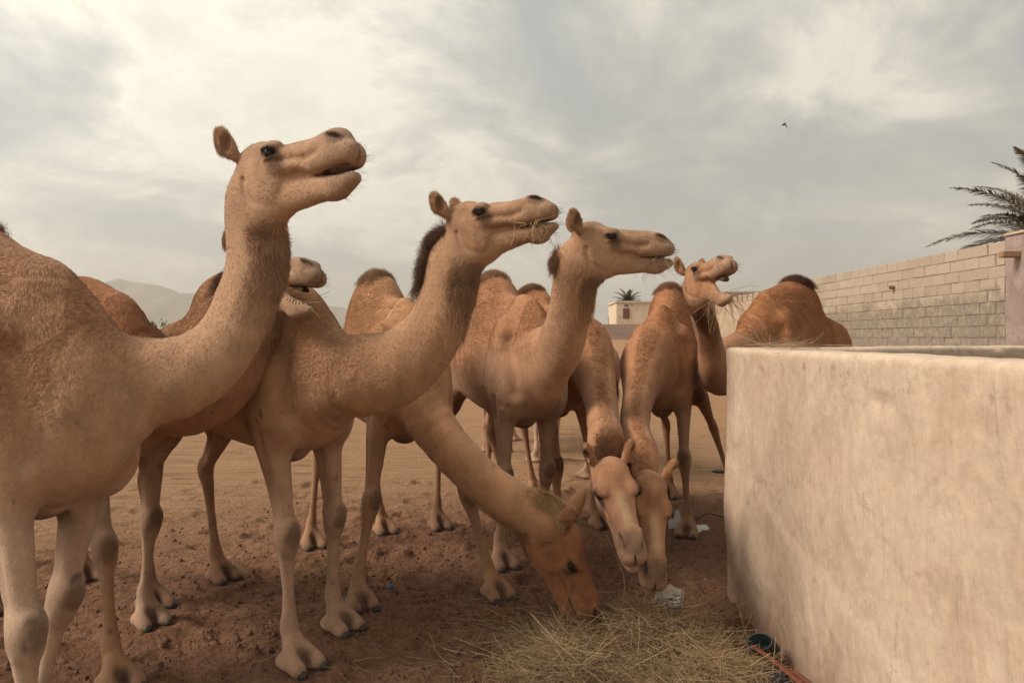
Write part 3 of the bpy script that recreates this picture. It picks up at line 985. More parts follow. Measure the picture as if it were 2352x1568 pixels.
# ------------------------------------------------------------------ the herd
PALE = ((.285, .145, .078), (.385, .228, .138), (.385, .250, .172), (.36, .208, .126), (.085, .045, .026))
TAN = ((.30, .150, .076), (.355, .200, .115), (.35, .210, .135), (.33, .185, .108), (.075, .04, .024))
RED = ((.30, .128, .056), (.30, .145, .072), (.29, .16, .092), (.31, .155, .080), (.055, .026, .017))
GOLD = ((.385, .205, .105), (.34, .178, .095), (.31, .172, .100), (.245, .102, .048), (.12, .07, .042))
PALE, TAN, RED, GOLD = [tuple(tuple(v * (g_ if k < 4 else 1) for v, g_ in zip(c, (1.19, 1.25, 1.27))) for k, c in enumerate(q)) for q in (PALE, TAN, RED, GOLD)]
CAMELS = {}
HERD = [
    dict(k='A', label='tall pale camel with raised head, mouth ajar and long bare neck over the herd', c=(-1.93, 2.46), head_dir=-25, s=1.035, fill=1, seed=1,
         head=(571, 400, 2.436, -28, 7.5, -5, .503), neck=[(340, 878, 2.30, 103), (436, 856, 2.30, 92), (517, 785, 2.34, 81), (562, 690, 2.38, 76), (590, 605, 2.41, 77)],
         fr=(-1.42, 2.03), fl=(-1.66, 2.33), hr=(-2.55, 2.55), hl=(-2.35, 2.85), cols=PALE, fur=60000, h=.011, hh=.005, open=.06, nose=1, mane=(.60, .74), mane_s=.8, mane_l=.05, nmane=700, beard_s=.8, shag=1.0,
         ear={-1: (-.03, .0)}),
    dict(k='B', label='pale camel in profile with a dark crest along its nape and hay in its lips', c=(-1.38, 3.53), head_dir=-36, s=1.05, seed=2,
         head=(1041.7, 519.2, 2.977, -26, 10.1, 1.4, .475), neck=[(790, 865, 3.05, 97), (900, 848, 2.98, 90), (985, 778, 2.93, 76), (1022, 685, 2.94, 66), (1040, 605, 2.97, 67)],
         fr=(-.965, 3.0), fl=(-.885, 3.40), hr=(-1.96, 3.67), hl=(-1.77, 4.1), cols=TAN, fur=52000, h=.011, hh=.005, open=.03, slim=.86, hump=.2, humptuft=False, tuft_s=0, mane=(.60, .96), mane_l=.065, nmane=5200, mane_c=(.115, .066, .040), beard_l=.05, nbeard=3600),
    dict(k='C', label='camel baring its lower teeth, head pushed out behind the tall camel\'s neck', c=(-2.2, 3.52), head_dir=-38, s=1.0, seed=3,
         head=(558, 610, 3.13, -28, -3, -7.7, .485), neck=[(440, 905, 3.05, 92), (520, 862, 3.05, 84), (572, 780, 3.08, 68), (588, 710, 3.11, 60)],
         fr=(-1.64, 2.82), fl=(-1.87, 3.47), hr=(-2.73, 3.64), hl=(-2.58, 4.1), cols=((.30, .128, .058), (.36, .20, .115), (.40, .265, .18), (.39, .24, .148), (.07, .035, .02)), fur=36000, open=.26, slim=.95, teeth=True, humptuft=False, tuft_s=0, mane_s=.5, fill=1, hump=.6, shag=1.4),
    dict(k='D', label='reddish brown camel with lowered neck and its muzzle in the hay', c=(-.83, 4.33), head_dir=-58, s=1.02, seed=4,
         head=(1284, 1208, 3.314, -3, -66, 19, .505), neck=[(940, 880, 3.80, 92), (985, 962, 3.68, 66), (1042, 1038, 3.58, 56), (1116, 1110, 3.48, 53), (1192, 1162, 3.40, 55), (1250, 1196, 3.34, 58)],
         fr=(-.845, 3.67), fl=(-.09, 3.82), hr=(-1.41, 4.74), hl=(-.97, 5.1), cols=GOLD, frad=.0009, shag=1.2, fur=60000, open=.02, mane=(.66, .93), mane_l=.03, nmane=3400, mane_c=(.40, .25, .14), ear={-1: (-.13, .03), 1: (-.13, .03)}, hh=.0055, hump=1.1, muzzle=(.16, .085, .05)),
    dict(k='E', label='tan camel with level head chewing hay, standing beside the pale camel with the dark crest', c=(-.10, 4.85), head_dir=-63, s=1.05, seed=5,
         head=(1324.7, 550, 3.817, -2, .1, 4, .531), neck=[(1228, 850, 4.32, 74), (1275, 812, 4.16, 62), (1305, 735, 4.0, 53), (1316, 660, 3.9, 51), (1326, 612, 3.85, 56)],
         fr=(-.085, 4.33), fl=(.20, 4.62), hr=(-.58, 5.2), hl=(.02, 5.3), cols=((.40, .205, .108), (.42, .245, .148), (.39, .235, .15), (.40, .24, .145), (.13, .065, .035)), fur=54000, frad=.0009, open=.03, mane=(.66, .86), mane_l=.05, nmane=1600, beard_l=.05),
    dict(k='F', label='camel grazing face on with a tufted forelock, its face overlapping another lowered head', c=(.20, 5.6), head_dir=-65, s=1.03, seed=6,
         head=(1397, 1070, 3.45, -82, -34, 5, .535), frontal=True, crest=1, nost=1.9, nosedark=.75, hw=1.22, es=.8, neck=[(1340, 800, 5.0, 62), (1372, 885, 4.6, 42), (1385, 965, 4.15, 37), (1393, 1022, 3.70, 42)],
         fr=(.33, 4.5), fl=(.655, 5.24), hr=(-.2, 6.0), hl=(.2, 6.35), cols=((.41, .205, .10), (.40, .205, .11), (.37, .21, .125), (.40, .205, .112), (.13, .06, .032)), fur=44000, frad=.001, mane=(.72, .98), mane_l=.05, nmane=2600, hump=1.0, tuft_s=.6, shag=1.25, muzzle=(.27, .19, .145)),
    dict(k='G', label='camel grazing face on under a striped bare neck, its nose at the printed bag', c=(1.28, 5.6), head_dir=-110, s=1.03, seed=7,
         head=(1487, 1098, 3.56, -95, -46, -7, .56), frontal=True, crest=1, nost=1.9, nosedark=.75, hw=1.18, es=.75, neck=[(1490, 832, 5.0, 62), (1468, 905, 4.6, 38), (1458, 985, 4.2, 34), (1472, 1045, 3.80, 39)],
         fl=(1.29, 5.0), fr=(.92, 4.85), hr=(1.44, 6.2), hl=(1.97, 6.0), cols=((.385, .18, .085), (.375, .19, .098), (.36, .20, .118), (.36, .185, .10), (.10, .045, .026)), fur=44000, frad=.001, mane=(.80, .98), mane_l=.04, nmane=1500, hump=1.1, muzzle=(.24, .165, .125)),
    dict(k='H', label='russet camel with open mouth behind the tank, its dark tufted hump above the rim', c=(2.52, 6.16), head_dir=-138, s=1.12, fill=1, seed=8,
         head=(1589.7, 641.8, 4.548, -78, 11, -2, .508), neck=[(1660, 846, 5.15, 62), (1640, 838, 4.92, 48), (1630, 785, 4.80, 38), (1620, 730, 4.68, 33)],
         cols=RED, fur=48000, frad=.001, shag=1.3, open=.38, hump=.55, tuft_l=.075, ntuft=6000, tuft_s=.8, teeth=True, mane=(.6, .9), mane_s=.3, muzzle=(.36, .26, .19)),
    dict(k='I', label='half hidden camel turned away with a dark hanging tail, behind the two lowered heads', c=(.62, 7.55), head_dir=118, s=.98, seed=9,
         head=(1290, 760, 8.9, 110, 0, 0, .5), neck=[(1296, 800, 8.35, 34), (1292, 800, 8.6, 26), (1290, 782, 8.78, 20)],
         cols=PALE, fur=9000, h=.015, hh=.010, tailhair=True, hump=.8),
    dict(k='J', label='pale camel farthest back, only its legs seen between the chewing tan camel\'s legs', c=(-.15, 9.1), head_dir=85, s=.92, seed=10,
         head=(1160, 790, 10.4, 85, -10, 0, .48), neck=[(1158, 808, 9.95, 24), (1158, 805, 10.15, 20), (1159, 798, 10.3, 16)],
         cols=PALE, fur=5000, h=.016, hh=.012, hump=.6, tufts=False),
]
for cfg in HERD:
    CAMELS[cfg['k']] = make_camel(cfg)
# ------------------------------------------------------------------ the setting
FEET = []
for cfg in HERD:
    hd_ = R_(cfg['head_dir'])
    for k_, (lx_, ly_) in dict(fr=(.47, -.145), fl=(.47, .145), hr=(-.6, -.14), hl=(-.6, .14)).items():
        s_ = cfg.get('s', 1.0)
        if k_ in cfg:
            p_ = np.array(cfg[k_])
        else:
            p_ = np.array(cfg['c']) + s_ * np.array([lx_ * math.cos(hd_) - ly_ * math.sin(hd_), lx_ * math.sin(hd_) + ly_ * math.cos(hd_)])
        FEET.append(p_ + .04 * np.array([math.cos(hd_), math.sin(hd_)]))
FEET = np.array(FEET)
_pr = np.random.default_rng(21)
PRINTS = []
while len(PRINTS) < 170:
    p_ = np.array([_pr.uniform(-3.6, 1.6), _pr.uniform(1.9, 7.0)])
    if np.min(np.linalg.norm(FEET - p_, axis=1)) > .26 and (p_[0] < 1.0 or p_[1] > 4.4):
        PRINTS.append((p_[0], p_[1], _pr.uniform(0, 6.3), _pr.uniform(.06, .10), _pr.uniform(.010, .026)))


def churn(x, y):
    """1 where the herd has dug up the sand round the feeding place, 0 on the hard-packed yard"""
    P = np.stack([x, y, 0 * x], -1)
    d = np.hypot((x - .5) / 1.25, (y - 3.0)) + 1.1 * fbm(P, .8, 3, 77)
    return sm(4.8, 2.1, d)


def ground_h(x, y):
    x, y = np.asarray(x, float), np.asarray(y, float)
    P = np.stack([x, y, 0 * x], -1)
    near = sm(16, 9, np.hypot(x, y - 3.5))
    c = churn(x, y)
    h = near * (fbm(P, 1.1, 2, 5) * .035 + c * (np.abs(fbm(P, 4.5, 3, 8)) * .13 - .024 + fbm(P, 15.0, 3, 3) * .034)
                + (1 - c) * (fbm(P * np.array([.5, 3.0, 1]), 3.2, 3, 9) * .020))
    if near.max() > 0:
        for (px, py, a, r, dp) in PRINTS:
            m = (np.abs(x - px) < .3) & (np.abs(y - py) < .3)
            if not m.any():
                continue
            dx, dy = x[m] - px, y[m] - py
            u, v = dx * math.cos(a) + dy * math.sin(a), -dx * math.sin(a) + dy * math.cos(a)
            q = np.hypot(u / 1.25, v) / r
            h[m] += -dp * sm(1.0, .7, q) + dp * .55 * np.exp(-((q - 1.25) / .22) ** 2)
        dm = np.full(x.shape, 9.0)
        for p_ in FEET:
            dm = np.minimum(dm, np.hypot(x - p_[0], y - p_[1]))
        w = sm(.25, .13, dm)
        h = h * (1 - w) + w * .013 + .016 * np.exp(-((dm - .19) / .045) ** 2) * near
    # low sand banks before the far walls
    rise = sm(24, 40, y) * sm(90, 55, y)
    h = h + rise * (.95 + 1.6 * fbm(P, .06, 3, 14)) + sm(20, 60, np.hypot(x, y)) * fbm(P, .03, 2, 4) * .5
    return h


def spaced(lo, hi, f0, f1, step, growth, far):
    a = list(np.arange(f0, f1 + 1e-6, step))
    st, v = step, f1
    while v < hi:
        st = min(st * growth, far)
        v += st
        a.append(v)
    st, v = step, f0
    while v > lo:
        st = min(st * growth, far)
        v -= st
        a.insert(0, v)
    return np.array(a)


def grid_mesh(name, X, Y, Z):
    n, m = X.shape
    V = np.stack([X, Y, Z], -1).reshape(-1, 3)
    i = np.arange(n * m).reshape(n, m)
    Q = np.stack([i[:-1, :-1], i[1:, :-1], i[1:, 1:], i[:-1, 1:]], -1).reshape(-1, 4)
    return fast_mesh(name, V, Q)


def sand_material():
    m, t, b = new_mat('sand', 0.95, spec=0.1)
    tc = N(t, 'ShaderNodeTexCoord')
    at_ = N(t, 'ShaderNodeAttribute', attribute_name='churn')
    big = N(t, 'ShaderNodeTexNoise', i_Scale=1.4, i_Detail=7.0, i_Roughness=0.6)
    fine = N(t, 'ShaderNodeTexNoise', i_Scale=38.0, i_Detail=8.0, i_Roughness=0.68)
    grain = N(t, 'ShaderNodeTexNoise', i_Scale=260.0, i_Detail=3.0, i_Roughness=0.6)
    mp = N(t, 'ShaderNodeMapping')
    mp.inputs['Scale'].default_value = (.28, 2.6, 1)
    mp.inputs['Rotation'].default_value = (0, 0, R_(4))
    t.links.new(tc.outputs['Object'], mp.inputs[0])
    trk = N(t, 'ShaderNodeTexNoise', i_Scale=4.5, i_Detail=9.0, i_Roughness=0.70, i_Distortion=.5)
    t.links.new(mp.outputs[0], trk.inputs['Vector'])
    med = N(t, 'ShaderNodeTexNoise', i_Scale=11.0, i_Detail=6.0, i_Roughness=0.6, i_Distortion=.6)
    for n in (big, fine, grain, med):
        t.links.new(tc.outputs['Object'], n.inputs['Vector'])
    packed = ramp(t, trk.outputs[0], [(.34, (.20, .108, .060)), (.45, (.40, .235, .130)), (.70, (.51, .32, .185))])
    dug = ramp(t, big.outputs[0], [(.30, (.23, .122, .074)), (.55, (.325, .176, .107)), (.75, (.39, .218, .134))])
    fac = mathn(t, 'ADD', at_.outputs['Fac'], mathn(t, 'MULTIPLY', mathn(t, 'SUBTRACT', fine.outputs[0], .5), .55), True)
    c = mixc(t, fac, packed, dug)
    c = mixc(t, 1.0, c, ramp(t, fine.outputs[0], [(.32, .58), (.66, 1.24)]), 'MULTIPLY')
    c = mixc(t, 1.0, c, ramp(t, grain.outputs[0], [(.3, .82), (.7, 1.16)]), 'MULTIPLY')
    t.links.new(c, b.inputs['Base Color'])
    h1 = mathn(t, 'ADD', mathn(t, 'MULTIPLY', fine.outputs[0], 1.0), mathn(t, 'MULTIPLY', grain.outputs[0], .28))
    h1 = mathn(t, 'ADD', h1, mathn(t, 'MULTIPLY', trk.outputs[0], mathn(t, 'SUBTRACT', 1.0, at_.outputs['Fac'])))
    h1 = mathn(t, 'ADD', h1, mathn(t, 'MULTIPLY', med.outputs[0], mathn(t, 'MULTIPLY', at_.outputs['Fac'], 2.2)))
    bp = N(t, 'ShaderNodeBump', i_Strength=1.0, i_Distance=.045)
    t.links.new(h1, bp.inputs['Height'])
    t.links.new(bp.outputs[0], b.inputs['Normal'])
    return m


gx = spaced(-5200, 5200, -3.7, 2.3, .019, 1.09, 400)
gy = spaced(-300, 6500, 1.9, 6.2, .019, 1.07, 400)
GX, GY = np.meshgrid(gx, gy, indexing='ij')
GH = ground_h(GX, GY)
gme = grid_mesh('ground', GX, GY, GH)
_a = gme.attributes.new('churn', 'FLOAT', 'POINT')
_a.data.foreach_set('value', churn(GX, GY).astype(np.float32).ravel())
gme.materials.append(sand_material())
ground = bpy.data.objects.new('ground', gme)
COL.objects.link(ground)
tag(ground, kind='structure')


def gz(x, y):
    return float(ground_h(np.array([float(x)]), np.array([float(y)]))[0])


# ---------------- far hills
def hills():
    prof = [(-900, 705), (-500, 690), (-200, 676), (0, 682), (150, 668), (239, 647), (266, 639), (276, 638), (298, 645), (330, 649), (368, 654), (393, 663), (410, 672), (433, 671),
            (464, 675), (520, 683), (600, 690), (700, 697), (786, 704), (860, 716), (930, 735), (1010, 760), (1080, 776)]
    px, py = np.array(prof).T
    D = 4200.0
    xs = np.linspace(-900, 1080, 300)
    hh_ = (HOR - np.interp(xs, px, py)) / FOC * D + CAMH
    v = np.linspace(-1, 1, 41)
    X = ((xs - 1176) / FOC * D)[:, None] + 0 * v[None]
    Y = D + v[None] * 1100 + 0 * X
    P = np.stack([X, Y, 0 * X], -1)
    rid = fbm(P, 1 / 260., 5, 3)
    prof_v = np.clip(1 - np.abs(v) ** 1.15, 0, 1)[None]
    Z = hh_[:, None] * prof_v * (1 + (.9 * rid) * (1 - prof_v)) + prof_v * (1 - prof_v) * rid * 260 - 4
    # keep the crest line itself
    me = grid_mesh('hills', X, Y, Z)
    m, t, b = new_mat('hill_rock', .95, (.20, .155, .115), .05)
    n = N(t, 'ShaderNodeTexNoise', i_Scale=.006, i_Detail=8.0)
    tc = N(t, 'ShaderNodeTexCoord')
    t.links.new(tc.outputs['Object'], n.inputs['Vector'])
    t.links.new(ramp(t, n.outputs[0], [(.35, (.13, .10, .075)), (.65, (.24, .185, .135))]), b.inputs['Base Color'])
    me.materials.append(m)
    o = bpy.data.objects.new('hills', me)
    COL.objects.link(o)
    tag(o, kind='structure')


hills()


# ---------------- plaster
def plaster_material(name, c1, c2, stain, scale=1.0, bump=.5, cracks=False):
    m, t, b = new_mat(name, .88, spec=.2)
    tc = N(t, 'ShaderNodeTexCoord')
    n1 = N(t, 'ShaderNodeTexNoise', i_Scale=2.2 * scale, i_Detail=7.0, i_Roughness=.6, i_Distortion=.6)
    n2 = N(t, 'ShaderNodeTexNoise', i_Scale=24.0 * scale, i_Detail=6.0, i_Roughness=.65)
    mp = N(t, 'ShaderNodeMapping')
    mp.inputs['Rotation'].default_value = (R_(28), 0, 0)
    mp.inputs['Scale'].default_value = (1, 3.4, .75)
    t.links.new(tc.outputs['Object'], mp.inputs[0])
    n3 = N(t, 'ShaderNodeTexNoise', i_Scale=3.0 * scale, i_Detail=5.0, i_Roughness=.55, i_Distortion=.9)
    t.links.new(mp.outputs[0], n3.inputs['Vector'])
    n4 = N(t, 'ShaderNodeTexNoise', i_Scale=6.5 * scale, i_Detail=9.0, i_Roughness=.72, i_Distortion=.5)
    for n in (n1, n2, n4):
        t.links.new(tc.outputs['Object'], n.inputs['Vector'])
    c = ramp(t, n1.outputs[0], [(.36, c2), (.58, c1)])
    c = mixc(t, ramp(t, n3.outputs[0], [(.50, 0.0), (.66, .35)]), c, tuple(v * 1.12 for v in c1))
    n5 = N(t, 'ShaderNodeTexNoise', i_Scale=5.0 * scale, i_Detail=6.0, i_Roughness=.6, i_Distortion=1.4)
    t.links.new(tc.outputs['Object'], n5.inputs['Vector'])
    c = mixc(t, ramp(t, n5.outputs[0], [(.50, 0.0), (.68, .6)]), c, tuple(v * .82 for v in c2))
    c = mixc(t, ramp(t, n4.outputs[0], [(.58, 0.0), (.68, .75)]), c, stain)
    c = mixc(t, 1.0, c, ramp(t, n2.outputs[0], [(.3, .88), (.7, 1.08)]), 'MULTIPLY')
    if cracks:
        geo = N(t, 'ShaderNodeNewGeometry')
        sep = N(t, 'ShaderNodeSeparateXYZ')
        t.links.new(geo.outputs['Position'], sep.inputs[0])
        dv = N(t, 'ShaderNodeVectorMath', operation='SCALE')
        t.links.new(n4.outputs['Color'], dv.inputs[0])
        dv.inputs['Scale'].default_value = .30
        av = N(t, 'ShaderNodeVectorMath', operation='ADD')
        t.links.new(geo.outputs['Position'], av.inputs[0])
        t.links.new(dv.outputs[0], av.inputs[1])
        vo = N(t, 'ShaderNodeTexVoronoi', feature='DISTANCE_TO_EDGE', i_Scale=1.15)
        t.links.new(av.outputs[0], vo.inputs['Vector'])
        ck = mathn(t, 'MULTIPLY', mathn(t, 'LESS_THAN', vo.outputs[0], .0042), ramp(t, n1.outputs[0], [(.52, 0.0), (.62, .45)]))
        c = mixc(t, ck, c, (.16, .10, .07))
        # sand splashed up from the ground, crumbled edge under the rim
        lowd = ramp(t, mathn(t, 'ADD', sep.outputs[2], mathn(t, 'MULTIPLY', mathn(t, 'SUBTRACT', n4.outputs[0], .5), .9)), [(.02, .75), (.30, 0.0)])
        c = mixc(t, lowd, c, (.30, .175, .115))
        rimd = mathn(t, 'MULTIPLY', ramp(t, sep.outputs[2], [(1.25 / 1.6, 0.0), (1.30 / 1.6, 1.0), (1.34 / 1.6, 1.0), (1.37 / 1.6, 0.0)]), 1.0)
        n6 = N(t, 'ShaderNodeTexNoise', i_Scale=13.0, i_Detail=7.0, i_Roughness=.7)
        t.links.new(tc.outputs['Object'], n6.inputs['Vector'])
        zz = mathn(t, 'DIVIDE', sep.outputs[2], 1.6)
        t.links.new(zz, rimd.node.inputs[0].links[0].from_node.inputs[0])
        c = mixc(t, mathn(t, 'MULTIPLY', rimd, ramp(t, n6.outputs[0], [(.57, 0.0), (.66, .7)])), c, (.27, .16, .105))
    t.links.new(c, b.inputs['Base Color'])
    h = mathn(t, 'ADD', mathn(t, 'MULTIPLY', n3.outputs[0], 1.6), mathn(t, 'MULTIPLY', n2.outputs[0], .35))
    bp = N(t, 'ShaderNodeBump', i_Strength=bump, i_Distance=.02)
    t.links.new(h, bp.inputs['Height'])
    t.links.new(bp.outputs[0], b.inputs['Normal'])
    return m


M_TANK = plaster_material('tank_plaster', (.53, .415, .315), (.475, .355, .262), (.39, .27, .19), cracks=True)
M_GREYPL = plaster_material('grey_plaster', (.32, .255, .225), (.25, .19, .165), (.20, .14, .12), .6, .3)


def tank():
    """open plastered tank: a closed ring of wall with a rounded rim and a foot"""
    cor = [np.array(p) for p in ((1.205, -1.6), (1.225, 3.90), (4.35, 4.95), (4.6, -1.6))]
    path, nor = [], []
    k = len(cor)
    for i in range(k):
        p0, p1, p2 = cor[i - 1], cor[i], cor[(i + 1) % k]
        r = .022
        d0, d1 = nrm(p1 - p0), nrm(p2 - p1)
        st, en = p0 + d0 * r, p1 - d0 * r
        ln = np.linalg.norm(en - st)
        n = max(4, int(ln / (.022 if i in (1, 2) else .1)))
        nn_ = np.array([-d0[1], d0[0]])
        for q in range(n + 1):
            path.append(st + (en - st) * q / n)
            nor.append(nn_)
        n2_ = np.array([-d1[1], d1[0]])
        for q in range(1, 5):
            a = q / 5
            path.append((1 - a) ** 2 * en + 2 * a * (1 - a) * p1 + a * a * (p1 + d1 * r))
            nor.append(nrm(nn_ * (1 - a) + n2_ * a))
    path, nor = np.array(path), np.array(nor)
    top = 1.394
    zs = list(np.linspace(-.12, top - .03, 62))
    prof = [(0.0, z) for z in zs]
    for a in np.linspace(0, math.pi / 2, 6)[1:]:
        prof.append((-.03 + .03 * math.cos(a), top - .03 + .03 * math.sin(a)))
    for w in np.linspace(.05, .17, 7):
        prof.append((-w, top))
    for a in np.linspace(0, math.pi / 2, 5)[1:]:
        prof.append((-.17 - .025 * math.sin(a), top - .025 + .025 * math.cos(a)))
    for z in np.linspace(top - .05, .75, 16):
        prof.append((-.195, z))
    prof = np.array(prof)
    n, m = len(path), len(prof)
    X = path[:, 0][:, None] + nor[:, 0][:, None] * prof[:, 0][None]
    Y = path[:, 1][:, None] + nor[:, 1][:, None] * prof[:, 0][None]
    Z = np.tile(prof[:, 1][None], (n, 1))
    P = np.stack([X, Y, Z], -1)
    # trowelled, uneven render: broad waves, diagonal ridges, a step low down
    rot = P @ np.array([[1, 0, 0], [0, .87, -.5], [0, .5, .87]])
    w = fbm(P, 2.0, 3, 6) * .030 + fbm(rot * np.array([1, 3.0, .8]), 3.3, 4, 16) * .024
    foot = .009 * sm(.62, .56, Z + .25 * (3.9 - Y) * .0 + .18 * fbm(P, 1.6, 2, 40) - .22 * (Y - 2.9)) * (prof[:, 0] > -.02)[None]
    chip = -.020 * sm(.20, .30, fbm(P, 7.0, 3, 50)) * sm(.16, .06, np.abs(Z - (top - .07)))
    X += nor[:, 0][:, None] * (w + foot + chip) * .9
    Y += nor[:, 1][:, None] * (w + foot + chip) * .9
    Z += (fbm(P, 1.6, 3, 9) * .016 + fbm(P, 9, 2, 10) * .010) * (Z > top - .09)
    V = np.stack([X, Y, Z], -1).reshape(-1, 3)
    i = np.arange(n * m).reshape(n, m)
    j = np.roll(i, -1, 0)
    Q = np.stack([i[:, :-1], i[:, 1:], j[:, 1:], j[:, :-1]], -1).reshape(-1, 4)
    root = empty('water_tank', (1.22, 3.9, 0), 'long plastered water tank with a worn rounded rim beside the hay', 'tank')
    me = fast_mesh('tank_wall', V - np.array(root.location), Q)
    me.materials.append(M_TANK)
    o = bpy.data.objects.new('tank_wall', me)
    COL.objects.link(o)
    o.parent = root
    mw, t, b = new_mat('tank_water', .04, (.03, .035, .03), .5)
    nz = N(t, 'ShaderNodeTexNoise', i_Scale=6.0, i_Detail=2.0)
    bp = N(t, 'ShaderNodeBump', i_Strength=.08, i_Distance=.01)
    t.links.new(nz.outputs[0], bp.inputs['Height'])
    t.links.new(bp.outputs[0], b.inputs['Normal'])
    ins = [p + nrm(np.array([2.9, 1.6]) - p) * .22 for p in cor]
    mesh_obj('water', [(p[0] - 1.22, p[1] - 3.9, .82) for p in ins], [(3, 2, 1, 0)], mw, root)


tank()


# ---------------- block wall
def stone_block_mesh(name, lx, ly, lz, seed, mat):
    bm = bmesh.new()
    bmesh.ops.create_cube(bm, size=1.0)
    for v in bm.verts:
        v.co = Vector((v.co.x * lx, v.co.y * ly, v.co.z * lz))
    bmesh.ops.bevel(bm, geom=bm.edges[:], offset=.007, segments=1, affect='EDGES')
    r = random.Random(seed)
    for v in bm.verts:
        v.co += Vector((r.uniform(-.003, .003), r.uniform(-.004, .004), r.uniform(-.003, .003)))
    me = bpy.data.meshes.new(name)
    bm.to_mesh(me)
    bm.free()
    me.materials.append(mat)
    return me


def block_material():
    m, t, b = new_mat('concrete_block', .92, spec=.15)
    tc = N(t, 'ShaderNodeTexCoord')
    geo = N(t, 'ShaderNodeNewGeometry')
    oi = N(t, 'ShaderNodeObjectInfo')
    sep = N(t, 'ShaderNodeSeparateXYZ')
    t.links.new(geo.outputs['Position'], sep.inputs[0])
    n1 = N(t, 'ShaderNodeTexNoise', i_Scale=2.6, i_Detail=8.0, i_Roughness=.68, i_Distortion=.6)
    n2 = N(t, 'ShaderNodeTexNoise', i_Scale=40.0, i_Detail=5.0, i_Roughness=.65)
    for n in (n1, n2):
        t.links.new(geo.outputs['Position'], n.inputs['Vector'])
    c = mixc(t, oi.outputs['Random'], (.35, .288, .225), (.42, .35, .275))
    # cement splashed and run over the lower courses
    lim = mathn(t, 'ADD', mathn(t, 'MULTIPLY', mathn(t, 'SUBTRACT', 2.34, sep.outputs[2]), 2.2), mathn(t, 'MULTIPLY', mathn(t, 'SUBTRACT', n1.outputs[0], .5), 3.4))
    st = ramp(t, lim, [(.1, 0.0), (.6, .85)])
    c = mixc(t, st, c, (.20, .17, .14))
    n3 = N(t, 'ShaderNodeTexNoise', i_Scale=11.0, i_Detail=6.0, i_Roughness=.7)
    t.links.new(geo.outputs['Position'], n3.inputs['Vector'])
    c = mixc(t, mathn(t, 'MULTIPLY', st, ramp(t, n3.outputs[0], [(.48, 0.0), (.60, .75)])), c, (.36, .30, .225))
    c = mixc(t, 1.0, c, ramp(t, n2.outputs[0], [(.3, .8), (.7, 1.14)]), 'MULTIPLY')
    t.links.new(c, b.inputs['Base Color'])
    bp = N(t, 'ShaderNodeBump', i_Strength=.6, i_Distance=.012)
    t.links.new(n2.outputs[0], bp.inputs['Height'])
    t.links.new(bp.outputs[0], b.inputs['Normal'])
    return m


M_BLOCK = block_material()
M_MORTAR, _t, _b = new_mat('mortar', .95, (.25, .19, .14), .1)


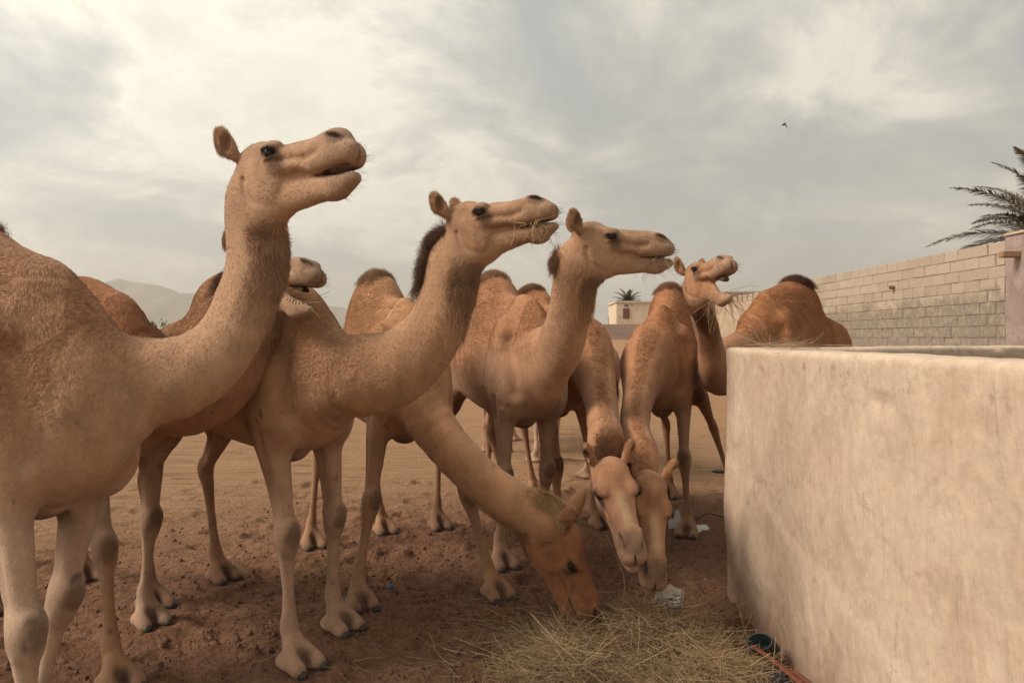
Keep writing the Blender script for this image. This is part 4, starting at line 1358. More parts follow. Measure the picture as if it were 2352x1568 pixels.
def block_wall():
    WX, Y0, Y1 = 8.5, 11.62, 19.75
    root = empty('block_wall', (WX, (Y0 + Y1) / 2, 0), 'long concrete block wall with mortar joints and cement stains on its lower courses', 'wall')
    o0 = np.array(root.location)
    ch, bl, joint = .2067, .403, .006
    meshes = [stone_block_mesh('block', .20, bl - joint, ch - joint, 100 + i, M_BLOCK) for i in range(4)]
    half = [stone_block_mesh('half_block', .20, bl / 2 - joint, ch - joint, 200 + i, M_BLOCK) for i in range(2)]
    # mortar core behind the faces, cut short at the top
    bm = bmesh.new()
    bmesh.ops.create_cube(bm, size=1.0)
    for v in bm.verts:
        v.co = Vector((v.co.x * .170, v.co.y * (Y1 - Y0 - .02), v.co.z * (ch * 15 - .012) + ch * 7.5 - .006))
    me = bpy.data.meshes.new('mortar')
    bm.to_mesh(me)
    bm.free()
    me.materials.append(M_MORTAR)
    o = bpy.data.objects.new('mortar', me)
    COL.objects.link(o)
    o.parent = root
    r = random.Random(4)
    low = bmesh.new()
    for c in range(15):
        y = Y0 + .012
        pieces = []
        if c % 2:
            pieces.append((half[c % 2], bl / 2))
        crack = {14: 1, 13: 1, 12: 0, 11: 1, 10: 1, 9: 1, 8: 1, 7: 1, 6: 1, 5: 1}.get(c, 0)
        n = 0
        while y < Y1 - .12:
            if n == 0 and c % 2:
                me_, ln = half[r.randrange(2)], bl / 2
            else:
                me_, ln = meshes[r.randrange(4)], bl
            if y + ln > Y1 + .02:
                me_, ln = half[0], bl / 2
                if y + ln > Y1 + .05:
                    break
            z = ch * (c + .5) + r.uniform(-.003, .003)
            xj = r.uniform(-.004, .004)
            if c >= 5:
                b_ = bpy.data.objects.new('block', me_)
                COL.objects.link(b_)
                b_.parent = root
                b_.location = (xj, y + ln / 2 - o0[1], z)
                b_.rotation_euler = (r.uniform(-.006, .006), r.uniform(-.004, .004), r.uniform(-.006, .006))
            else:
                mt = Matrix.Translation((xj, y + ln / 2 - o0[1], z))
                tmp = bmesh.new()
                tmp.from_mesh(me_)
                tmp.transform(mt)
                tme = bpy.data.meshes.new('tmp')
                tmp.to_mesh(tme)
                tmp.free()
                low.from_mesh(tme)
                bpy.data.meshes.remove(tme)
            y += ln
            n += 1
            if n == 1 and crack:
                y += .045 if c in (13, 10, 8) else .026          # the wall has opened along a stepped crack
    lm = bpy.data.meshes.new('lower_courses')
    low.to_mesh(lm)
    low.free()
    lm.materials.append(M_BLOCK)
    o = bpy.data.objects.new('lower_courses', lm)
    COL.objects.link(o)
    o.parent = root
    o['kind'] = 'stuff'
    # a pipe end let into the wall
    v, f = [], []
    for i in range(12):
        a = 2 * math.pi * i / 12
        for x, rr in ((0, .045), (-.10, .045), (-.10, .028), (-.03, .028)):
            v.append((x, rr * math.cos(a), rr * math.sin(a)))
    for i in range(12):
        for q in range(3):
            a, b2 = i * 4 + q, ((i + 1) % 12) * 4 + q
            f.append((a, a + 1, b2 + 1, b2))
    mp_, _, _ = new_mat('pipe_clay', .8, (.17, .10, .07), .2)
    p = at(2068, 665, 15.0)
    mesh_obj('pipe', v, f, mp_, root, True, (-.1, 15.0 - o0[1], 2.55))


block_wall()


def slab(name, size, center, mat, parent=None, loc0=(0, 0, 0), sub=0, rough=.0, bevel=.01, seed=0):
    bm = bmesh.new()
    bmesh.ops.create_cube(bm, size=1.0)
    for v in bm.verts:
        v.co = Vector((v.co.x * size[0], v.co.y * size[1], v.co.z * size[2]))
    if bevel:
        bmesh.ops.bevel(bm, geom=bm.edges[:], offset=bevel, segments=2, affect='EDGES')
    if sub:
        bmesh.ops.subdivide_edges(bm, edges=bm.edges[:], cuts=sub, use_grid_fill=True)
    co = np.array([v.co[:] for v in bm.verts])
    if rough:
        n = np.stack([fbm(co + np.array(center), 3.0, 3, seed + q) for q in range(3)], 1) * rough
        for v, d in zip(bm.verts, n):
            v.co += Vector(d)
    me = bpy.data.meshes.new(name)
    bm.to_mesh(me)
    bm.free()
    me.materials.append(mat)
    o = bpy.data.objects.new(name, me)
    COL.objects.link(o)
    if parent:
        o.parent = parent
    o.location = tuple(np.array(center, float) - np.array(loc0, float))
    return o


def walls():
    # plastered wall that carries on towards the viewer
    root = empty('plastered_wall', (8.5, 9.0, 0), 'mauve grey plastered wall with a beam end, at the near end of the block wall', 'wall')
    slab('plaster', (.30, 5.2, 3.20), (8.52, 9.0, 1.56), M_GREYPL, root, root.location, 10, .03, .02, 3)
    mwood, t, b = new_mat('weathered_wood', .85, (.30, .19, .11), .2)
    n = N(t, 'ShaderNodeTexNoise', i_Scale=14.0, i_Detail=5.0)
    t.links.new(ramp(t, n.outputs[0], [(.3, (.20, .12, .07)), (.7, (.38, .25, .15))]), b.inputs['Base Color'])
    slab('beam', (.50, .14, .10), (8.32, 11.28, 2.82), mwood, root, root.location, 2, .012, .012, 5)
    slab('coping', (.34, 5.24, .05), (8.52, 9.0, 3.185), M_TANK, root, root.location, 6, .02, .012, 8)
    # farther plain wall across the yard
    mfar = plaster_material('far_plaster', (.38, .29, .215), (.31, .235, .175), (.24, .175, .13), .5, .3)
    fw = empty('yard_wall', (8.6, 22.6, 0), 'plain brown yard wall closing the far end behind the slotted wall', 'wall')
    slab('plaster', (7.2, .25, 3.05), (9.0, 23.6, 1.50), mfar, fw, fw.location, 8, .03, .02, 6)
    slab('door', (.55, .06, 1.9), (5.85, 23.44, 1.15), M_MORTAR, fw, fw.location, 0, 0, .01)
    # wall with an open slotted top course
    sw = empty('slotted_wall', (7.1, 20.5, 0), 'pale rough wall whose top course is set with open slots', 'wall')
    mpale = plaster_material('pale_plaster', (.46, .365, .27), (.38, .295, .21), (.27, .20, .15), .8, .5)
    slab('plaster', (.22, 5.6, 2.55), (7.1, 22.2, 1.26), mpale, sw, sw.location, 8, .04, .015, 7)
    for i in range(12):
        slab('block', (.21, .36, .20), (7.1, 19.6 + i * .46, 2.64), mpale, sw, sw.location, 1, .015, .01, 20 + i)
    # low wall by the small house
    lw = empty('boundary_wall', (10, 50, 0), 'low rose grey boundary wall running before the small house', 'wall')
    mrose = plaster_material('rose_plaster', (.36, .265, .22), (.30, .22, .185), (.25, .18, .15), .15, .2)
    slab('plaster', (17.0, .3, 2.6), (14.6, 50, 1.12), mrose, lw, lw.location, 8, .05, .02, 9)
    # little house
    hw = empty('small_house', (11.6, 62, 0), 'small cream flat roofed house with one brown shuttered window', 'house')
    mcream = plaster_material('cream_plaster', (.62, .52, .40), (.54, .44, .33), (.42, .33, .25), .2, .2)
    hl0 = hw.location
    X0 = (1416 - 1176) / FOC * 60.0
    slab('wall', (6.4, 5.0, 4.5), (X0 + 3.2, 62.5, 2.25), mcream, hw, hl0, 4, .03, .02, 12)
    slab('roof', (6.6, 5.2, .16), (X0 + 3.2, 62.5, 4.57), mcream, hw, hl0, 2, .02, .02, 13)
    mbr, _, _ = new_mat('brown_shutter', .6, (.14, .06, .045), .3)
    wz0, wz1 = CAMH + (HOR - 730) / FOC * 60, CAMH + (HOR - 709) / FOC * 60
    wx0, wx1 = (1432 - 1176) / FOC * 60, (1444.5 - 1176) / FOC * 60
    win = slab('window', (wx1 - wx0 + .08, .10, wz1 - wz0 + .08), ((wx0 + wx1) / 2, 59.97, (wz0 + wz1) / 2), mbr, hw, hl0, 0, 0, .01)
    mp2, _, _ = new_mat('shutter_slat', .6, (.19, .085, .06), .3)
    for i in range(5):
        zz = (i + .5) / 5 - .5
        slab('slat', (wx1 - wx0 - .05, .05, (wz1 - wz0) / 5 - .03), (0, -.045, zz * (wz1 - wz0)), mp2, win, (0, 0, 0), 0, 0, .006)
    mdk, _, _ = new_mat('vent_dark', .9, (.05, .04, .035), .1)
    vz = CAMH + (HOR - 701.5) / FOC * 60
    for i in range(3):
        for j in range(2):
            slab('vent', (.09, .06, .07), (wx0 + .12 + i * .13, 59.985, vz + .05 - j * .1), mdk, hw, hl0, 0, 0, .004)
    slab('vent', (.09, .06, .09), (wx1 + .25, 59.985, vz + .06), mdk, hw, hl0, 0, 0, .004)
    # a bare post on the low wall
    pz = CAMH + (HOR - 727) / FOC * 50
    pst = slab('fence_post', (.05, .05, 1.1), ((1398 - 1176) / FOC * 50, 50, pz - .5), M_MORTAR, None, (0, 0, 0), 2, .03, .008)
    pst.rotation_euler = (0, R_(-4), 0)
    tag(pst, 'thin bare post standing up from the low boundary wall', 'post')


walls()


# ---------------- palms and shrubs
M_PALM, _t, _b = new_mat('palm_leaf', .6, (.10, .095, .045), .3)
_oi = N(_t, 'ShaderNodeTexCoord')
_n = N(_t, 'ShaderNodeTexNoise', i_Scale=2.0, i_Detail=2.0)
_t.links.new(_oi.outputs['Object'], _n.inputs['Vector'])
_t.links.new(ramp(_t, _n.outputs[0], [(.35, (.115, .10, .066)), (.65, (.235, .20, .13))]), _b.inputs['Base Color'])
M_STALK, _, _ = new_mat('palm_stalk', .7, (.20, .16, .08), .3)
M_TRUNK, _t, _b = new_mat('palm_trunk', .95, (.13, .09, .06), .1)


def palm(base, trunk_h, crown_len, n, label, seed, top_tilt=0.0):
    r = random.Random(seed)
    root = empty('palm_tree', base, label, 'palm tree', 'date palms behind the walls')
    v, f = [], []
    seg = 18
    for i in range(seg + 1):
        z = trunk_h * i / seg
        rad = .17 - .04 * i / seg + (.025 if i % 2 else 0)
        for a in range(9):
            v.append((rad * math.cos(a * .698), rad * math.sin(a * .698), z))
    for i in range(seg):
        for a in range(9):
            f.append((i * 9 + a, i * 9 + (a + 1) % 9, (i + 1) * 9 + (a + 1) % 9, (i + 1) * 9 + a))
    mesh_obj('trunk', v, f, M_TRUNK, root, True)
    for k in range(n):
        az = k * 2.399 + r.uniform(-.2, .2)
        el = R_(80) - (k / n) * R_(100) + r.uniform(-.1, .1)
        L = crown_len * r.uniform(.8, 1.1)
        ns = 15
        pts, d = [Vector((0, 0, trunk_h))], el
        for i in range(ns):
            d -= (.035 + .05 * i / ns) * (1.0 if el > 0 else .6)
            stp = L / ns
            pts.append(pts[-1] + Vector((math.cos(az) * math.cos(d), math.sin(az) * math.cos(d), math.sin(d))) * stp)
        v, f, mats = [], [], []
        side = Vector((-math.sin(az), math.cos(az), 0))
        for i, p in enumerate(pts):
            w = .028 * (1 - .8 * i / ns)
            up = Vector((0, 0, 1))
            v += [p + side * w, p - side * w, p + up * w]
        for i in range(ns):
            a, b = i * 3, i * 3 + 3
            f += [(a, a + 1, b + 1, b), (a + 1, a + 2, b + 2, b + 1), (a + 2, a, b, b + 2)]
        nst = len(f)
        m = 150
        for q in range(m):
            t = .12 + .88 * q / m
            i = min(int(t * ns), ns - 1)
            u = t * ns - i
            p = pts[i].lerp(pts[i + 1], u)
            tg = (pts[i + 1] - pts[i]).normalized()
            nn2 = side.cross(tg)
            ll = crown_len * .19 * math.sin(math.pi * min(1, .25 + .75 * t) ** .9) * r.uniform(.8, 1.15) + .05
            for sg in (-1, 1):
                dr = (tg * .75 + side * sg * .8 + nn2 * r.uniform(-.1, .45) * (-1 if el > 0 else 1)).normalized()
                wv = tg.cross(dr).cross(dr).normalized() * .011
                tip = p + dr * ll + Vector((0, 0, -ll * .22))
                mid = p + dr * ll * .5 + Vector((0, 0, -ll * .04))
                b0 = len(v)
                v += [p + wv, p - wv, mid - wv * 1.2, mid + wv * 1.2, tip]
                f += [(b0, b0 + 1, b0 + 2, b0 + 3), (b0 + 3, b0 + 2, b0 + 4)]
        o = mesh_obj('frond', [tuple(x) for x in v], f, M_PALM, root)
        o.data.materials.append(M_STALK)
        for i in range(nst):
            o.data.polygons[i].material_index = 1
    return root


_p = at(2374, 574, 18.5)
palm((_p[0], 17.5, 0), _p[2], 2.95, 46, 'date palm with feathery drooping fronds rising behind the block wall', 3)
_p = at(1442, 694, 68)
palm((_p[0], 68, 0), _p[2], 1.8, 22, 'date palm with short dense crown behind the cream house', 8)


def shrub(px, py, d, size, label, seed, col):
    r = random.Random(seed)
    c = at(px, py, d)
    base = (c[0], d, ground_h(np.array([c[0]]), np.array([d]))[0] - .1)
    hgt = c[2] - base[2]
    root = empty('shrub', base, label, 'shrub', 'shrubs beyond the yard')
    v, f = [], []
    tips = []
    for k in range(16):
        a, t = r.uniform(0, 6.28), r.uniform(.1, .7)
        e = Vector((math.cos(a) * t * size, math.sin(a) * t * size, hgt * r.uniform(.55, 1.05)))
        prev = Vector((0, 0, 0))
        for i in range(5):
            q = (i + 1) / 5
            p = Vector((e.x * q ** 1.4, e.y * q ** 1.4, e.z * q)) + Vector((r.uniform(-.04, .04), r.uniform(-.04, .04), 0))
            w = .02 * (1 - .7 * q) * max(size, .6)
            b = len(v)
            for pp, ww in ((prev, w * 1.2), (p, w)):
                for an in (0, 2.09, 4.19):
                    v.append(tuple(pp + Vector((math.cos(an) * ww, math.sin(an) * ww, 0))))
            for n_ in range(3):
                f.append((b + n_, b + (n_ + 1) % 3, b + 3 + (n_ + 1) % 3, b + 3 + n_))
            prev = p
            if i >= 1:
                tips.append(p)
    mst, _, _ = new_mat('shrub_stem', .9, (.12, .09, .06), .1)
    mesh_obj('stem', v, f, mst, root)
    v, f = [], []
    for k in range(2600):
        p = r.choice(tips) + Vector((r.gauss(0, .09), r.gauss(0, .09), r.gauss(0, .07))) * size
        s_ = r.uniform(.04, .09) * max(size, .7)
        a = Vector((r.gauss(0, 1), r.gauss(0, 1), r.gauss(0, .7))).normalized()
        b = a.cross(Vector((r.gauss(0, 1), r.gauss(0, 1), r.gauss(0, 1)))).normalized()
        i = len(v)
        v += [tuple(p - a * s_), tuple(p + b * s_ * .45), tuple(p + a * s_), tuple(p - b * s_ * .45)]
        f.append((i, i + 1, i + 2, i + 3))
    ml, t, b_ = new_mat('shrub_leaf', .6, col, .3)
    o = mesh_obj('foliage', v, f, ml, root)
    o['kind'] = 'stuff'


shrub(388, 752, 16, .55, 'green leafy shrub seen between the tall camel\'s back and neck', 2, (.075, .105, .03))
shrub(1196, 702, 34, 1.3, 'dark spiky shrub far off behind the chewing camel\'s back', 5, (.05, .058, .032))
# ------------------------------------------------------------------ hay and litter
def hay_material(name, a, b_):
    m, t, b = new_mat(name, .75, spec=.25)
    at_ = N(t, 'ShaderNodeAttribute', attribute_name='tone')
    t.links.new(ramp(t, at_.outputs['Fac'], [(0.0, a), (.6, b_), (1.0, tuple(min(1, v * 1.35) for v in b_))]), b.inputs['Base Color'])
    return m


M_HAY = hay_material('hay', (.14, .092, .053), (.345, .245, .14))


def straws(P, D, Ln, R, bend, r, nseg=3):
    """thin bent stalks: P roots (n,3), D directions, Ln lengths, R radii -> vertices, quads"""
    n = len(P)
    D = D / np.linalg.norm(D, axis=1)[:, None]
    B1 = np.cross(D, r.normal(0, 1, (n, 3)))
    B1 /= np.linalg.norm(B1, axis=1)[:, None]
    B2 = np.cross(D, B1)
    V = np.zeros((n, nseg + 1, 3, 3))
    kink = r.random(n) < .25
    for k in range(nseg + 1):
        t = k / nseg
        off = B1 * (bend * (t * t))[:, None] * Ln[:, None]
        off = off + np.where(kink & (t > .6), 1.0, 0.0)[:, None] * B2 * (Ln * (t - .6) * .8)[:, None]
        c = P + D * (Ln * t)[:, None] + off
        rad = R * (1 - .35 * t)
        for a in range(3):
            an = a * 2.0944
            V[:, k, a] = c + (B1 * math.cos(an) + B2 * math.sin(an)) * rad[:, None]
    idx = np.arange(n * (nseg + 1) * 3).reshape(n, nseg + 1, 3)
    Q = []
    for a in range(3):
        b = (a + 1) % 3
        Q.append(np.stack([idx[:, :-1, a], idx[:, :-1, b], idx[:, 1:, b], idx[:, 1:, a]], -1).reshape(-1, 4))
    tone = np.repeat(np.clip(r.beta(2.2, 1.6, n), 0, 1), (nseg + 1) * 3)
    return V.reshape(-1, 3), np.concatenate(Q), tone


def straw_object(name, parts, base, mat=M_HAY):
    Vs, Qs, Ts, o = [], [], [], 0
    for V, Q, T in parts:
        Vs.append(V)
        Qs.append(Q + o)
        Ts.append(T)
        o += len(V)
    me = fast_mesh(name, np.concatenate(Vs) - np.array(base), np.concatenate(Qs))
    a = me.attributes.new('tone', 'FLOAT', 'POINT')
    a.data.foreach_set('value', np.concatenate(Ts).astype(np.float32))
    me.materials.append(mat)
    ob = bpy.data.objects.new(name, me)
    COL.objects.link(ob)
    ob.location = tuple(base)
    return ob


def hay_h(x, y):
    P = np.stack([x, y, 0 * x], -1)
    h = .11 * np.exp(-(((x - .56) / .40) ** 2 + ((y - 2.78) / .42) ** 2)) + .11 * np.exp(-(((x - .62) / .38) ** 2 + ((y - 3.30) / .30) ** 2))
    h += .07 * np.exp(-(((x - .15) / .30) ** 2 + ((y - 2.95) / .35) ** 2)) + .09 * np.exp(-(((x - .95) / .25) ** 2 + ((y - 2.6) / .4) ** 2))
    return np.maximum(h * (1 + 1.2 * fbm(P, 5.0, 3, 61)) - .012, 0)


def hay_pile():
    r = np.random.default_rng(5)
    n = 17000
    x = np.concatenate([r.normal(.56, .36, n // 2), r.normal(.62, .40, n // 4), r.uniform(-.35, 1.12, n - n // 2 - n // 4)])
    y = np.concatenate([r.normal(2.76, .36, n // 2), r.normal(3.25, .36, n // 4), r.uniform(2.3, 3.9, n - n // 2 - n // 4)])
    h = hay_h(x, y)
    w = np.clip(h / .05, 0.0, 1)
    edge = np.exp(-(((x - .5) / .75) ** 2 + ((y - 3.05) / .65) ** 2))
    patch = sm(-.16, .10, fbm(np.stack([x, y, 0 * x], -1), 6.0, 3, 91))
    k = (r.random(n) < np.maximum(w, .38 * edge) * (.25 + .75 * patch)) & (x < 1.15 + 0 * y)
    x, y, h = x[k], y[k], h[k]
    n = len(x)
    gzv = ground_h(x, y)
    z = gzv + h * (1 - r.random(n) ** 2.2 * .7) + .004
    az = r.uniform(0, 6.283, n)
    tl = r.normal(.02, .16, n) + .05 * (h > .05)
    D = np.stack([np.cos(az) * np.cos(tl), np.sin(az) * np.cos(tl), np.sin(tl)], 1)
    Ln = r.gamma(4.0, .045, n) + .03
    P = np.stack([x, y, z], 1) - D * (Ln * .5)[:, None]
    P[:, 2] = np.maximum(P[:, 2], gzv + .002)
    lim = P[:, 0] + np.maximum(D[:, 0], 0) * Ln
    P[:, 0] -= np.maximum(lim - 1.17, 0)
    R = np.where(r.random(n) < .05, r.uniform(.002, .003, n), r.uniform(.0007, .0017, n))
    parts = [straws(P, D, Ln, R, r.normal(0, .16, n), r)]
    # the loose matted bed under the stalks
    gx_ = np.linspace(-.5, 1.16, 90)
    gy_ = np.linspace(2.1, 4.0, 100)
    X, Y = np.meshgrid(gx_, gy_, indexing='ij')
    Z = ground_h(X, Y) + hay_h(X, Y) * .62 - .022 + fbm(np.stack([X, Y, 0 * X], -1), 26, 3, 4) * .035 * sm(0, .04, hay_h(X, Y))
    i = np.arange(X.size).reshape(X.shape)
    Q = np.stack([i[:-1, :-1], i[1:, :-1], i[1:, 1:], i[:-1, 1:]], -1).reshape(-1, 4)
    parts.append((np.stack([X, Y, Z], -1).reshape(-1, 3), Q, np.full(X.size, .0)))
    # stray stalks over the sand
    m = 900
    sx, sy = r.normal(.42, .62, m), r.normal(3.1, .6, m)
    kk = (sx < 1.1) & (sy > 2.2)
    sx, sy = sx[kk], sy[kk]
    m = len(sx)
    az = r.uniform(0, 6.283, m)
    D = np.stack([np.cos(az), np.sin(az), r.normal(0, .06, m)], 1)
    P = np.stack([sx, sy, ground_h(sx, sy) + .006], 1)
    parts.append(straws(P, D, r.uniform(.05, .24, m), r.uniform(.0008, .0016, m), r.normal(0, .2, m), r))
    o = straw_object('hay', parts, (.5, 3.0, 0))
    tag(o, 'loose heap of dry yellow hay spread on the sand beside the tank', 'hay', kind='stuff')


hay_pile()


def wisp(center, spread, n, Ln, dirs, label, seed, rad=(.0009, .0018), bend=.25):
    r = np.random.default_rng(seed)
    P = np.array(center) + r.normal(0, 1, (n, 3)) * np.array(spread)
    D = np.array([dirs[r.integers(len(dirs))] for _ in range(n)], float) + r.normal(0, .38, (n, 3))
    L_ = r.uniform(Ln[0], Ln[1], n)
    o = straw_object('hay_wisp', [straws(P, D, L_, r.uniform(rad[0], rad[1], n), r.normal(0, bend, n), r, 5)], tuple(center))
    tag(o, label, 'hay', 'wisps of hay in the camels\' mouths')
    return o


cb, ce, ch_, cc = CAMELS['B'], CAMELS['E'], CAMELS['H'], CAMELS['C']
wisp(cb['H'](.86, -.07, -.20), (.035, .012, .006), 46, (.03, .10), [(.1, -.3, -1), (-.5, -.3, -.5), (.9, -.2, -.15), (.6, -.4, -.7)], 'tangle of hay held in the crested camel\'s lips', 3)
wisp(ce['H'](.82, -.065, -.20), (.045, .012, .008), 46, (.04, .15), [(-.1, -.2, -1), (.3, -.2, -1), (-.7, -.2, -.7), (-.4, -.2, -1)], 'tangle of hay hanging from the level headed chewing camel\'s lips', 4)
_j = ch_['jaw'](.84, -.20)
wisp(ch_['H'](_j[0], .05, _j[1]), (.03, .03, .012), 46, (.06, .24), [(.5, -.1, -1), (.8, -.1, -.4), (.2, -.1, -1)], 'long stalks of hay trailing from the open mouthed russet camel\'s jaw', 5)
_o = wisp(ch_['H'](_j[0] - .15, -.09, _j[1] - .03), (.03, .012, .03), 16, (.06, .26), [(-.3, -.2, -1), (.25, -.2, -1), (-.8, -.2, -.2)], 'stray stalks of hay clinging to the russet camel\'s cheek', 15)
_j = cc['jaw'](.90, -.20)
wisp(cc['H'](_j[0], -.02, _j[1] + .01), (.01, .01, .004), 4, (.10, .15), [(1, -.1, -.25), (1, 0, .05)], 'few stalks of hay poking from the teeth baring camel\'s mouth', 6)
_r = np.random.default_rng(9)
_n_ = 130
_P = np.stack([_r.normal(1.33, .06, _n_), _r.uniform(3.15, 3.92, _n_), 1.405 + _r.random(_n_) * .012], 1)
_P[:, 0] += (_P[:, 1] - 3.2) * .12
_D = np.stack([_r.normal(.6, .5, _n_), _r.normal(.4, .7, _n_), _r.normal(.02, .10, _n_)], 1)
_o = straw_object('hay_wisp', [straws(_P, _D, _r.uniform(.06, .22, _n_), _r.uniform(.0008, .0016, _n_), _r.normal(0, .12, _n_), _r, 4)], (1.33, 3.6, 1.4))
tag(_o, 'thin layer of hay lying along the corner of the tank rim', 'hay')


# ---------------- litter
def litter():
    # two pieces of white board by a hoof
    mfoam, t, b = new_mat('white_board', .7, (.62, .60, .55), .3)
    n = N(t, 'ShaderNodeTexNoise', i_Scale=30.0, i_Detail=4.0)
    t.links.new(ramp(t, n.outputs[0], [(.3, (.50, .48, .43)), (.7, (.68, .66, .61))]), b.inputs['Base Color'])
    def board(outline, th, name, loc, rot, label):
        v = [(x, y, 0) for x, y in outline] + [(x, y, th) for x, y in outline]
        k = len(outline)
        f = [tuple(range(k))[::-1], tuple(range(k, 2 * k))] + [(i, (i + 1) % k, k + (i + 1) % k, k + i) for i in range(k)]
        o = mesh_obj(name, v, f, mfoam, None, False, loc)
        o.rotation_euler = rot
        return tag(o, label, 'board')
    p = at(1552, 1224, 5.18)
    board([(-.05, 0), (.055, .0), (.06, .10), (.03, .19), (-.025, .20), (-.055, .15)], .012, 'white_board', (p[0], p[1], p[2] - .02), (R_(80), 0, R_(8)), 'white board fragment standing on edge behind a camel\'s forefoot')
    p = at(1608, 1232, 5.08)
    board([(-.06, -.04), (.07, -.02), (.10, .06), (.02, .09), (-.05, .05)], .012, 'white_board', (p[0], p[1], .012), (R_(4), R_(-5), R_(20)), 'white board fragment lying flat beside a camel\'s forefoot')
    # bottle cap
    mcap, _, _ = new_mat('blue_plastic', .35, (.05, .13, .42), .5)
    v, f, kk = [], [], 20
    for rr, z in ((.0, .014), (.012, .014), (.0145, .012), (.015, .0), (.013, .0), (.0125, .010), (0, .010)):
        for i in range(kk):
            a = 2 * math.pi * i / kk
            q = rr * (1.03 if i % 2 else 1.0)
            v.append((q * math.cos(a), q * math.sin(a), z))
    for j in range(6):
        for i in range(kk):
            f.append((j * kk + i, j * kk + (i + 1) % kk, (j + 1) * kk + (i + 1) % kk, (j + 1) * kk + i))
    p = at(896, 1340, 4.02)
    o = mesh_obj('bottle_cap', v, f, mcap, None, True, (p[0], p[1], gz(p[0], p[1]) + .006))
    o.rotation_euler = (R_(62), R_(15), R_(20))
    tag(o, 'small blue plastic bottle cap lying on the brown sand', 'bottle cap')
    # crumpled printed bag
    mb, t, b = new_mat('printed_bag', .55, (.55, .50, .42), .4)
    tc = N(t, 'ShaderNodeTexCoord')
    mp = N(t, 'ShaderNodeMapping')
    mp.inputs['Scale'].default_value = (1, 1, 1)
    t.links.new(tc.outputs['UV'], mp.inputs[0])
    br = N(t, 'ShaderNodeTexBrick')
    br.offset = .37
    br.inputs['Color1'].default_value = (0, 0, 0, 1)
    br.inputs['Color2'].default_value = (.25, .25, .25, 1)
    br.inputs['Mortar'].default_value = (1, 1, 1, 1)
    br.inputs['Scale'].default_value = 9.0
    br.inputs['Mortar Size'].default_value = .045
    br.inputs['Brick Width'].default_value = .32
    br.inputs['Row Height'].default_value = .13
    t.links.new(mp.outputs[0], br.inputs['Vector'])
    nz = N(t, 'ShaderNodeTexNoise', i_Scale=150.0, i_Detail=2.0)
    t.links.new(tc.outputs['Object'], nz.inputs['Vector'])
    nz2 = mathn(t, 'GREATER_THAN', nz.outputs[0], .46)
    ink = mathn(t, 'MULTIPLY', mathn(t, 'SUBTRACT', 1.0, br.outputs['Fac']), mathn(t, 'GREATER_THAN', nz.outputs[0], .5))
    sp = N(t, 'ShaderNodeSeparateXYZ')
    t.links.new(tc.outputs['Object'], sp.inputs[0])
    band = mathn(t, 'MULTIPLY', mathn(t, 'GREATER_THAN', mathn(t, 'FRACT', mathn(t, 'MULTIPLY', mathn(t, 'ADD', sp.outputs[2], mathn(t, 'MULTIPLY', sp.outputs[1], .25)), 85.0)), .55), mathn(t, 'LESS_THAN', sp.outputs[2], .055))
    t.links.new(mixc(t, mathn(t, 'MULTIPLY', nz2, band), (.44, .39, .32), (.03, .028, .026)), b.inputs['Base Color'])
    nu, nv = 40, 26
    V, UV = [], []
    for j in range(nv + 1):
        th = (math.pi * .62) * j / nv
        for i in range(nu):
            a = 2 * math.pi * i / nu
            V.append((math.sin(th) * math.cos(a), math.sin(th) * math.sin(a), math.cos(th)))
            UV.append((i / nu * 3.0 % 1.0, 1 - j / nv))
    V = np.array(V)
    w = 1 + .55 * fbm(V, 2.2, 4, 71) + .10 * np.abs(fbm(V, 7, 2, 72))
    V = V * w[:, None] * np.array([.080, .075, .070])
    Q = []
    for j in range(nv):
        for i in range(nu):
            Q.append((j * nu + i, (j + 1) * nu + i, (j + 1) * nu + (i + 1) % nu, j * nu + (i + 1) % nu))
    me = fast_mesh('plastic_bag', V, np.array(Q))
    uv = me.uv_layers.new(name='UVMap')
    li = np.zeros(len(me.loops), np.int32)
    me.loops.foreach_get('vertex_index', li)
    uv.data.foreach_set('uv', np.array(UV, np.float32)[li].ravel())
    me.materials.append(mb)
    o = bpy.data.objects.new('plastic_bag', me)
    COL.objects.link(o)
    p = at(1538, 1380, 3.40)
    o.location = (p[0], p[1], p[2])
    o.rotation_euler = (R_(20), R_(8), R_(-60))
    tag(o, 'crumpled whitish printed plastic bag half sunk in the hay', 'bag')
    # orange strap, two strands along the foot of the tank
    mor, t, b = new_mat('orange_strap', .7, (.17, .055, .03), .3)
    n = N(t, 'ShaderNodeTexNoise', i_Scale=60.0, i_Detail=3.0)
    t.links.new(ramp(t, n.outputs[0], [(.3, (.12, .038, .022)), (.7, (.22, .075, .038))]), b.inputs['Base Color'])
    def tube_obj(name, pts, rad, mat, flat=1.0, sides=10):
        P = catmull(np.array(pts, float), 10)
        T = np.gradient(P, axis=0)
        T /= np.linalg.norm(T, axis=1)[:, None]
        up = np.array([0, 0, 1.0])
        S = np.cross(T, up)
        S /= np.linalg.norm(S, axis=1)[:, None]
        U = np.cross(S, T)
        v, f = [], []
        for k in range(len(P)):
            for i in range(sides):
                a = 2 * math.pi * i / sides
                v.append(P[k] + S[k] * math.cos(a) * rad + U[k] * math.sin(a) * rad * flat)
        for k in range(len(P) - 1):
            for i in range(sides):
                f.append((k * sides + i, k * sides + (i + 1) % sides, (k + 1) * sides + (i + 1) % sides, (k + 1) * sides + i))
        f += [tuple(range(sides))[::-1], tuple((len(P) - 1) * sides + i for i in range(sides))]
        o0 = P[0].copy()
        return mesh_obj(name, np.array(v) - o0, f, mat, None, True, o0)
    z = lambda x, y, h: (x, y, gz(x, y) + h)
